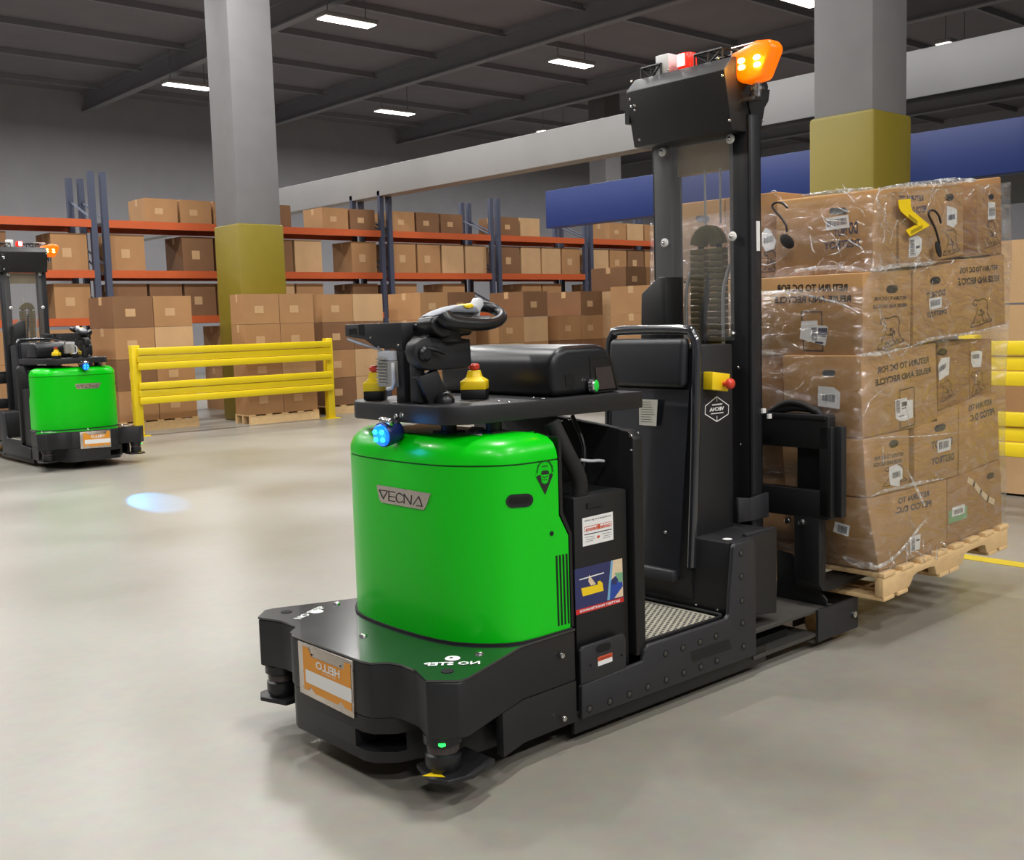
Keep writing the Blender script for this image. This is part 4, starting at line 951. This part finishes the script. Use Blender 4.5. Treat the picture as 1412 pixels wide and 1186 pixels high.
def lettering(pl, items, par, m='ink'):
    mb = MB()
    for st, q, mirror in items: mb.tpx(pl, st, q, mirror, .0013, .035)
    return part('printed_lettering', mb, m, par)
def label(pl, pix, par, bars=None, lines=(), d=.0022):
    """white sticker outline in pixels; bars: quad (bl br tr tl) of a bar code, across u (or down it if flagged)"""
    mb = MB().ppx(pl, pix, d); mb.use(1)
    if bars:
        q, vert, n = bars; rr = random.Random(len(pix)*7+int(pix[0][0]))
        P = [pl.hit(x, y, d+.0006) for x, y in q]; t = 0
        while t < .97:
            w1 = rr.choice((.018, .03, .045)); 
            a, b = t, min(1, t+w1)
            if vert: mb.poly([bil(P, 0, a), bil(P, 1, a), bil(P, 1, b), bil(P, 0, b)])
            else: mb.poly([bil(P, a, 0), bil(P, b, 0), bil(P, b, 1), bil(P, a, 1)])
            t = b+rr.choice((.018, .03, .04))
    for ln in lines: mb.rpx(pl, ln[0], ln[1], d+.0006)
    return part('shipping_label', mb, ['white', 'inkblue'], par)
DOG = [[(.02, .02), (.10, .0), (.5, .03), (.96, .10)], [(.06, .05), (.10, .16), (.17, .15), (.20, .30), (.30, .45), (.34, .62), (.30, .80), (.22, .74), (.12, .82), (.16, .92), (.25, .97), (.36, .93), (.5, .95), (.62, .98), (.74, .97), (.82, .88), (.84, .74), (.80, .62), (.80, .40), (.86, .22), (.92, .14), (.97, .16)],
       [(.46, .58), (.54, .60), (.52, .52), (.47, .55)], [(.50, .52), (.46, .42), (.52, .40), (.55, .44), (.58, .52), (.64, .46), (.64, .36)], [(.34, .42), (.44, .38), (.54, .38), (.62, .44)], [(.30, .18), (.32, .10), (.38, .18), (.42, .08), (.48, .20)], [(.60, .20), (.64, .09), (.70, .20), (.74, .10), (.80, .18)], [(.56, .36), (.57, .06)]]
def dog(pl, q, par, m='brownink', w_=.004):
    P = [pl.hit(x, y, 0) for x, y in q]; mb = MB()
    for st in DOG: mb.ribbon(pl, [bil(P, u, v) for u, v in st], w_, .0013)
    return part('dog_print', mb, m, par)
def frame_print(pl, q, par): return part('printed_box', MB().rpx(pl, q, .005, .0013, True), 'ink', par)

# lowest layer
a, n_, f_, c_ = carton('lowest front corner carton under crinkled film, mirrored blue print', [(1213, 789), (1306, 751.5), (1306, 661), (1195, 688)], YN, .42, 'board')
lettering(n_, [('RETURN TO', [(1238, 695.5), (1281, 684), (1281, 676), (1238, 687)], True), ('PETCO D.C.', [(1234, 709), (1284, 698), (1284, 689), (1234, 700)], True)], a, 'inkblue')
label(n_, [(1254, 762), (1268, 757), (1269, 736), (1255, 740)], a, ([(1256, 760), (1261, 758.5), (1261, 741), (1256.5, 742)], True, 0), [([(1263, 745), (1267, 744)], .008)])
a, n_, f_, c_ = carton('right carton of the lowest layer with a greenish patch behind its label', [(1306.5, 751.3), (1382.5, 722), (1380, 633), (1306.5, 661)], YN, .42, 'board2')
hole(n_, 1365.5, 656, 5, 4.2, -.3, a)
part('green_tape_patch', MB().ppx(n_, [(1307.5, 723), (1333, 714), (1333.5, 697), (1308, 705)], .0012), 'greenp', a)
label(n_, [(1312, 713), (1329.5, 707.5), (1330, 695), (1312.5, 700)], a, ([(1315, 710), (1327, 706.5), (1327, 700), (1315, 703.5)], False, 0))
part('yellow_tape', MB().rpx(n_, [(1335, 662), (1343, 667), (1352, 679), (1362, 688), (1370, 692)], .03, .0012), 'sandp', a)
# second layer
a, n_, f_, c_ = carton('second layer corner carton beside the carriage, label over its print', [(1195, 687), (1254, 674), (1254, 592), (1190, 605.5)], YN, .42, 'board')
hole(n_, 1232, 612, 6.5, 5.5, -.2, a)
lettering(n_, [('RETURN TO DC FOR', [(1205, 636), (1245, 628.5), (1245, 623), (1205, 630.5)], True), ('REUSE AND RECYCLE', [(1204, 644.5), (1243, 638), (1243, 632), (1204, 639)], True)], a, 'brownink')
dog(n_, [(1216, 672), (1252, 664), (1250, 638), (1216, 645)], a)
label(n_, [(1227, 669), (1240, 671), (1240, 662), (1244, 660), (1244, 646), (1236, 640), (1226, 644), (1225, 655)], a, ([(1230, 660), (1241, 657), (1241, 649), (1230, 652)], False, 0))
a, n_, f_, c_ = carton('second layer middle carton with oval hand hole and DO NOT DESTROY print', [(1261, 672.5), (1321, 656), (1322, 561), (1261, 590)], YN, .42, 'board')
hole(n_, 1296, 590, 8, 5, -.25, a)
lettering(n_, [('DO NOT', [(1284, 620), (1313, 613), (1313, 602), (1284, 609)], True), ('DESTROY', [(1284, 642), (1315, 634), (1315, 624), (1284, 632)], True)], a, 'inkblue')
label(n_, [(1292, 625), (1310, 620), (1311, 604), (1292, 608)], a, ([(1294, 620), (1308, 616), (1308, 607), (1294, 610)], False, 0))
a, n_, f_, c_ = carton('second layer right carton with large mirrored return address print', [(1322.5, 655.8), (1379, 632), (1376, 541), (1322.5, 560.5)], YN, .42, 'board')
lettering(n_, [('RETURN TO', [(1335, 568), (1367, 558), (1367, 549.5), (1335, 559)], True), ('PETCO D.C.', [(1337, 582), (1371, 571.5), (1370, 562), (1336, 573)], True)], a, 'inkblue')
# third layer
a, n_, f_, c_ = carton('third layer corner carton with two bold lines and label in a printed frame', [(1190, 605), (1293.5, 582.6), (1291, 472.5), (1187, 490.5)], YN, .40, 'board')
lettering(n_, [('RETURN TO DC FOR', [(1209.5, 516), (1280.5, 500), (1280, 491.5), (1209, 506.5)], True), ('REUSE AND RECYCLE', [(1207, 532.5), (1283, 514.5), (1283, 506), (1206.5, 523.5)], True)], a)
frame_print(n_, [(1241, 591), (1261, 585.5), (1260, 533.5), (1240.5, 538.5)], a)
label(n_, [(1234.5, 577), (1240, 580.5), (1248, 580), (1258.5, 575.5), (1258, 551), (1250, 552), (1250, 548), (1233.5, 551.5)], a, ([(1235, 570), (1240.5, 569), (1240, 552), (1235, 553)], True, 0), [([(1244, 557.5), (1249, 556.5)], .02), ([(1243, 564), (1249, 562)], .004), ([(1239, 574.5), (1246, 572.5)], .004)])
a, n_, f_, c_ = carton('third layer middle carton, dark hand hole above a slanted label', [(1294, 566), (1337, 551.5), (1337, 469), (1294, 473)], YN+.04, .40, 'board2')
hole(n_, 1299.5, 485.5, 6.5, 4.8, -.1, a)
label(n_, [(1294.5, 525), (1308, 516), (1309, 492), (1297, 494), (1293, 504)], a, ([(1294, 514), (1304, 507), (1304, 500), (1294, 507)], False, 0))
dog(n_, [(1296, 555), (1318, 546), (1312, 522), (1294, 530)], a)
a, n_, f_, c_ = carton('third layer right carton with pale label above its dog print', [(1337.5, 551.3), (1368, 541), (1368, 467), (1337.5, 469)], YN+.04, .40, 'board2')
label(n_, [(1341, 506.5), (1352, 506), (1353, 498), (1354, 485), (1349, 483.5), (1338.5, 485), (1338.5, 499)], a, ([(1340, 495), (1350, 494), (1350, 488), (1340, 489)], False, 0))
dog(n_, [(1338, 547), (1360, 538), (1357, 509), (1336, 513)], a)
# fourth layer
a, n_, f_, c_ = carton('fourth layer corner carton, broad front with print, frame and two labels', [(1190, 490.3), (1256, 477), (1257, 371.8), (1190, 375.8)], YN, .82, 'board')
lettering(f_, [('RETURN TO DC FOR', [(1070.5, 403), (1169, 401), (1169, 391.5), (1070.5, 392.5)], True), ('REUSE AND RECYCLE', [(1068, 418.5), (1173.5, 416.5), (1173.5, 407), (1068, 409)], True)], a)
frame_print(f_, [(1108.5, 483.5), (1135, 484), (1133, 430), (1105.5, 430)], a)
label(f_, [(1103, 467), (1127, 474), (1138.5, 477), (1142.5, 452), (1139, 449), (1128, 448.5), (1127.5, 442), (1105.5, 443)], a, ([(1120, 469), (1127, 470), (1126.5, 451), (1119, 451)], True, 0), [([(1131, 457), (1139, 457)], .03), ([(1133.5, 463.5), (1139, 463.5)], .005), ([(1125, 472), (1135, 473)], .008)])
hole(n_, 1230, 398.5, 8, 5.6, -.05, a)
lettering(n_, [('RETURN TO DC FOR', [(1205, 415), (1249, 413), (1249, 408), (1205, 409.5)], True), ('REUSE AND RECYCLE', [(1203.5, 426), (1250, 423), (1250, 418), (1203.5, 420.5)], True)], a, 'brownink')
dog(n_, [(1208, 483), (1248, 473), (1245, 434), (1210, 438)], a, w_=.006)
a, n_, f_, c_ = carton('fourth layer right carton with oval hole, DO NOT DESTROY and dog print', [(1259.5, 477), (1387, 448.5), (1384.5, 350), (1259.5, 371.5)], YN-.005, .42, 'board')
hole(n_, 1289.5, 387, 7.2, 5.3, -.15, a)
lettering(n_, [('DO NOT', [(1277, 414), (1303, 407), (1303, 398), (1277, 404)], True), ('DESTROY', [(1277, 440), (1305, 432), (1305, 425), (1277, 431)], True)], a, 'inkblue')
label(n_, [(1281, 428), (1298, 424), (1298, 409), (1280.5, 412)], a, ([(1283, 423), (1296, 420), (1296, 412), (1283, 415)], False, 0))
lettering(n_, [('RETURN TO DC FOR', [(1323, 378), (1375, 372), (1375, 365), (1323, 369)], True), ('REUSE AND RECYCLE', [(1321, 394), (1377.5, 388), (1377.5, 379), (1321, 384)], True)], a)
dog(n_, [(1337, 452), (1369, 445), (1365, 410), (1338, 413)], a, w_=.006)
# top layer
a, n_, f_, c_ = carton('top layer corner carton with oval hole and barcode on its front', [(1203, 375.3), (1237, 370.5), (1237, 258), (1206, 260.5)], YN, .50, 'board')
hole(f_, 1156.5, 291, 13, 4.5, -.03, a)
label(f_, [(1139.5, 318), (1172, 313.5), (1170, 296), (1139, 301)], a, ([(1141, 313), (1169, 309), (1168, 300), (1141, 304)], False, 0))
lettering(f_, [('DO NOT', [(1150, 328), (1183, 322), (1183, 304), (1150, 309)], True), ('DESTROY', [(1136, 345), (1186, 340), (1186, 329), (1136, 334)], True)], a, 'inkblue')
a, n_, f_, c_ = carton('top layer middle carton behind the yellow tag, two mirrored words', [(1240, 370), (1329, 352), (1329, 250.5), (1240, 257)], YN-.003, .45, 'board')
lettering(n_, [('RETURN TO', [(1239.5, 273), (1273, 278), (1273, 269), (1239.5, 270)], True), ('PETCO D.C.', [(1252, 296), (1277, 293), (1277, 283), (1252, 286)], True)], a, 'inkblue')
label(n_, [(1252, 355.5), (1264.5, 354), (1270, 345), (1270.5, 329), (1265, 325), (1253.5, 328)], a, ([(1254.5, 353), (1260.5, 352), (1260, 329), (1254.5, 330)], True, 0), [([(1263, 341), (1267, 340)], .012)])
hole(n_, 1309, 272, 6, 5, -.05, a)
label(n_, [(1305, 310), (1314, 314), (1319, 308), (1319, 289), (1314, 286), (1305, 284)], a, ([(1307, 304), (1316, 302), (1316, 295), (1307, 297)], False, 0))
dog(n_, [(1299, 353), (1325, 349), (1320, 315), (1302, 316)], a)
a, n_, f_, c_ = carton('top layer right carton, standing proudest, label above a dog print', [(1348, 352), (1382, 350), (1380.5, 243.5), (1347, 248)], YN-.004, .45, 'board2')
hole(n_, 1366.5, 271.5, 4, 4, -.05, a)
label(n_, [(1361.5, 303), (1372, 302), (1371.5, 279), (1362, 278.5)], a, ([(1363, 298), (1371, 297.5), (1371, 286), (1363, 287)], True, 0))
dog(n_, [(1356, 343), (1380, 338), (1372, 303), (1360, 304)], a)
a, n_, f_, c_ = carton('top layer narrow carton sunk between middle and right ones', [(1330.5, 353), (1337, 352), (1337, 251), (1330.5, 253)], YN+.06, .30, 'board2')

# the rest of the front row, seen between mast and carriage or through the clear guard
def frow(lab, x0, y0, y1, z0, z1, m='board2'): return carton3(lab, x0, x0+.5, y0, y1, z0, z1, m)
a, n_, f_ = frow('top layer front carton beside the mast, dog print under a black hook', 4.36, 3.03, 3.33, 1.668, 2.06)
label(f_, [(1051, 337), (1056, 347), (1068, 343), (1071, 332), (1063, 318), (1056, 314), (1051, 322)], a, ([(1052, 337), (1067, 333), (1067, 324), (1052, 328)], False, 0))
dog(f_, [(1050, 376), (1084, 374), (1070, 344), (1052, 346)], a, w_=.006)
a, n_, f_ = frow('top layer front carton seen through the clear mast guard', 4.36, 3.335, 3.72, 1.668, 2.06, 'board')
hole(f_, 969, 302, 10, 4.5, -.02, a)
a, n_, f_ = frow('fourth layer front carton behind the mast chain', 4.36, 3.345, 3.72, 1.322, 1.66)
a, n_, f_ = frow('third layer front carton over the carriage, label low on its front', 4.26, 2.93, 3.24, .975, 1.316)
a, n_, f_ = frow('third layer far front carton behind the mast', 4.26, 3.25, 3.72, .975, 1.316)
f3 = PX(4.238)
a, n_, f_, c_ = None, None, None, None
a, n_, f_ = frow('second layer front carton behind the fork carriage', 4.30, 2.95, 3.33, .675, .965)
a, n_, f_ = frow('second layer far front carton behind the carriage', 4.30, 3.34, 3.72, .675, .965)
a, n_, f_ = frow('lowest front carton between the forks', 4.42, 2.95, 3.33, .349, .664)
a, n_, f_ = frow('lowest far front carton between the forks', 4.42, 3.34, 3.72, .349, .664)
for k, o in enumerate(list(bpy.data.objects)):
    pass
# stickers on the front of the third layer corner carton
cor = [o for o in bpy.data.objects if o.get('label', '').startswith('third layer corner')][0]
lf = PX(at(1188, 540, 1, YN).x-.012)
hole(lf, 1143, 514.5, 9, 4, 0, cor)
label(lf, [(1128, 560), (1145, 562), (1158, 564), (1159, 541), (1150, 534), (1128.5, 532)], cor, ([(1134, 552), (1152, 555), (1152, 545), (1134, 542)], False, 0))
lowest = [o for o in bpy.data.objects if o.get('label', '').startswith('lowest front corner')][0]
lq = PX(4.285)
label(lq, [(1149, 733), (1170, 740), (1172.5, 725), (1152, 719)], lowest, ([(1155, 733), (1168, 737), (1169, 727), (1156, 723)], False, 0))

# stretch film round the whole load, loose and crinkled
def lerp(tab, z):
    for (z0, v0), (z1, v1) in zip(tab, tab[1:]):
        if z <= z1: return v0+(v1-v0)*max(0, (z-z0))/(z1-z0)
    return tab[-1][1]
xf = [(.30, 4.375), (.5, 4.30), (.66, 4.245), (.95, 4.225), (1.31, 4.222), (1.62, 4.225), (1.70, 4.30), (2.1, 4.31)]
xr = [(.30, 5.64), (.75, 5.61), (1.05, 5.6), (1.4, 5.635), (1.75, 5.64), (2.2, 5.61)]
rows = []
NZ = 40; rnd = random.Random(3)
from mathutils import noise
for k in range(NZ+1):
    t = k/NZ; ring_ = []
    base = lambda x: zt_at(x)+.005; top = lambda x: 1.99+.128*(x-4.3)/1.3
    zc = .34+1.70*t; xa = lerp(xf, zc); xb = lerp(xr, zc)
    path = [(xa, 3.76), (xa, 3.4), (xa, 3.1), (xa, 2.9), (xa, 2.7), (xa, 2.56), (xa+.008, 2.516), (xa+.03, 2.504), (xa+.1, 2.503)]
    path += [(xa+(xb-xa)*q, 2.502) for q in (.15, .22, .3, .38, .46, .54, .62, .7, .78, .86, .93)]
    path += [(xb-.02, 2.504), (xb, 2.52), (xb, 2.7), (xb, 3.1), (xb, 3.4), (xb, 3.76)]
    for i, (x, y) in enumerate(path):
        z = base(x)+(top(x)-base(x))*t+.02*noise.noise(V((x*2, y*2, 5)))*(1 if t > .9 else .2)
        q = noise.noise(V((x*5, y*5, z*7)))*.008-.006
        if y < 2.53: ring_.append(V((x, min(2.511, y+q*.7), z)))
        elif x < 4.6: ring_.append(V((x+q*.6, y, z)))
        else: ring_.append(V((x-q, y, z)))
    rows.append(ring_)
film = part('stretch_film', MB().loft(rows, False, False, False), 'film', None, smooth=80)
tag(film, 'clear crinkled stretch film wound around the stacked cartons', 'film')
# bright folds gathered in the film
fold = glass_film('gathered_film_fold', .3, (.95, .95, .95, 1), wr=1., ws=14, rough=.16, haze=.32)
fm = PY(2.497)
def foldstrip(px, wpx, pl=fm, d=.004):
    mb = MB(); P = [pl.hit(x, y, d) for x, y in px]; P = smooth_path(P, 3); n = len(P); rr = random.Random(int(px[0][0]))
    vs_ = []; 
    for i, p in enumerate(P):
        t = (P[min(n-1, i+1)]-P[max(0, i-1)]).normalized(); s_ = pl.n.cross(t)*wpx*(.35+.65*sin(pi*(i+.3)/(n-.4)))*rr.uniform(.6, 1.2)
        vs_ += [p-s_, p+pl.n*.004, p+s_]
    fs = []
    for i in range(n-1): fs += [(3*i, 3*i+1, 3*i+4, 3*i+3), (3*i+1, 3*i+2, 3*i+5, 3*i+4)]
    mb.add(vs_, fs); part('film_fold', mb, fold, film, smooth=80)
foldstrip([(1198, 780), (1212, 781), (1230, 770), (1250, 750), (1266, 728), (1277, 715)], .012)
foldstrip([(1250, 648), (1257, 662), (1266, 680), (1274, 698)], .010)
foldstrip([(1200, 685), (1215, 678), (1240, 672), (1275, 664), (1300, 660)], .008)
foldstrip([(1190, 606), (1230, 603), (1280, 601), (1330, 595)], .003)
foldstrip([(1178, 490), (1196, 489), (1220, 486), (1256, 478)], .010)
foldstrip([(1256, 478), (1275, 470), (1300, 464), (1340, 459), (1385, 448)], .008)
foldstrip([(1198, 372), (1206, 372), (1230, 367), (1275, 364), (1290, 362)], .012)
foldstrip([(1209, 261), (1240, 257), (1280, 253), (1330, 249), (1345, 249)], .016)
fx_ = PX(4.20)
foldstrip([(1052, 402), (1090, 403), (1130, 411), (1165, 421), (1186, 432)], .006, fx_)
foldstrip([(1096, 374), (1120, 371), (1145, 369), (1175, 371), (1196, 374)], .014, PX(4.285))
foldstrip([(1163, 768), (1178, 775), (1192, 779), (1205, 780)], .022, PX(4.34))
foldstrip([(1107, 270), (1140, 266), (1180, 262), (1206, 260)], .010, PX(4.29))
# many small creases that catch the lamps, thickest along the layer joints and the corner
mb = MB(); rc = random.Random(11)
def crease(pl, x, y, L, ang, wd):
    p0 = pl.hit(x, y, .003); t = (pl.n.cross(V((0, 0, 1))).normalized()*cos(ang)+V((0, 0, 1))*sin(ang)); sd = pl.n.cross(t)
    P = [p0+t*(L*q)+sd*(L*.12*sin(q*4+x)) for q in (-.5, -.2, .15, .5)]; ww = (.15, 1, .8, .1); vs_ = []
    for p, w1 in zip(P, ww): vs_ += [p-sd*wd*w1, p+pl.n*.004, p+sd*wd*w1]
    mb.add(vs_, [f for i in range(3) for f in ((3*i, 3*i+1, 3*i+4, 3*i+3), (3*i+1, 3*i+2, 3*i+5, 3*i+4))])
pn = PY(2.497)
for k in range(46): u = rc.random(); j = rc.choice((0, 1, 2)); crease(pn, 1210+165*u, (366-20*u+rc.gauss(0, 7), 484-26*u+rc.gauss(0, 7), 264-8*u+abs(rc.gauss(0, 6)))[j], rc.uniform(.03, .13), rc.gauss(.1, .35), rc.uniform(.002, .005))
for k in range(26): crease(pn, rc.uniform(1200, 1370), rc.uniform(260, 720), rc.uniform(.05, .2), rc.gauss(.2, .6), rc.uniform(.001, .003))
for k in range(18): u = rc.random(); crease(pn, 1200+100*u, 782-34*u+rc.gauss(0, 8), rc.uniform(.04, .14), rc.gauss(.5, .4), rc.uniform(.002, .006))
pf_ = PX(4.285)
for k in range(34): crease(pf_, rc.uniform(1060, 1203), rc.choice((372, 300, 340, 270))+rc.gauss(0, 9), rc.uniform(.03, .14), rc.gauss(.1, .5), rc.uniform(.0015, .005))
for k in range(14): crease(pn, rc.uniform(1207, 1236), rc.uniform(265, 365), rc.uniform(.03, .09), rc.gauss(1.2, .5), rc.uniform(.0015, .004))
o = part('film_crease', mb, fold, film, smooth=80); o['kind'] = 'stuff'
# black hooks hung on the wrap and the yellow tag
def hook(pl, pts, disc, rx, ry, lab):
    P = smooth_path([pl.hit(x, y, .012) for x, y in pts], 5)
    mb = MB().tube(P, .005, 8); c = pl.hit(*disc, .012)
    o = part('hook_tag', mb, 'ink', None, smooth=80); tag(o, lab, 'hook', 'black hooks on the wrap')
    u = pl.n.cross(V((0, 0, 1))).normalized(); z = V((0, 0, 1)); mb = MB()
    r_ = lambda h: [c+pl.n*h+(u*cos(2*pi*k/20)*rx+(z+u*.45)*sin(2*pi*k/20)*ry) for k in range(20)]
    mb.loft([r_(-.004), r_(.004)]); part('disc', mb, 'ink', o, bevel=.002)
hook(PX(4.285), [(1087, 320), (1086, 311), (1078, 299), (1070, 290), (1067, 284), (1071, 280), (1080, 280), (1088, 287)], (1087.5, 333), .034, .034, 'black hook with round disc hanging on the wrap beside the mast')
hook(PY(2.495), [(1292, 337), (1287, 318), (1281, 305), (1277, 296), (1279, 291), (1285, 291), (1291, 298), (1294, 308)], (1290.5, 344), .022, .036, 'black hook with long disc hanging right of the yellow tag')
yt = PY(2.492)
mb = MB(); seq = [(1238, 276), (1255, 274), (1257, 290), (1281, 311), (1254, 326), (1249, 318), (1262, 308), (1243, 293)]
mb.slab(yt, [(1238, 276), (1255, 274), (1255.5, 285), (1258, 291), (1242, 292), (1239, 285)], .002)
mb.slab(yt, [(1242, 292.2), (1258, 291.2), (1281.5, 311), (1272, 316), (1262, 309)], .003)
mb.slab(yt, [(1281.5, 311.2), (1254.5, 326), (1248.5, 317.5), (1266, 308)], .002)
mb.use(1)
for k in range(3): mb.rpx(yt, [(1252, 296+k*2.5), (1264, 305.5+k*2.5)], .003, .004); mb.rpx(yt, [(1255, 319+k*1.8), (1271, 310.5+k*1.8)], .002, .004)
yo = part('paper_tag', mb, ['yellow', 'ink'], None); tag(yo, 'folded yellow paper tag stuck on the wrapped top layer', 'tag')

# the second truck, further back: the same build turned to face across the aisle
T2 = copy_tree(T); T2.location = (4.52, 13.25, 0); T2.rotation_euler = (0, 0, R(90))
T2['label'] = 'second green hooded truck far back at the left edge'
sl = bpy.data.lights.new('blue_floor_spot', 'SPOT'); sl.energy = 700; sl.color = (.06, .42, 1); sl.spot_size = R(9); sl.spot_blend = .3; sl.shadow_soft_size = .03
so = bpy.data.objects.new('blue_floor_spot', sl); COL.objects.link(so)
_a = V((4.55, 12.1, 1.10)); _b = at(215, 690, 2, 0); so.location = _a; so.rotation_euler = (_b-_a).to_track_quat('-Z', 'Y').to_euler()
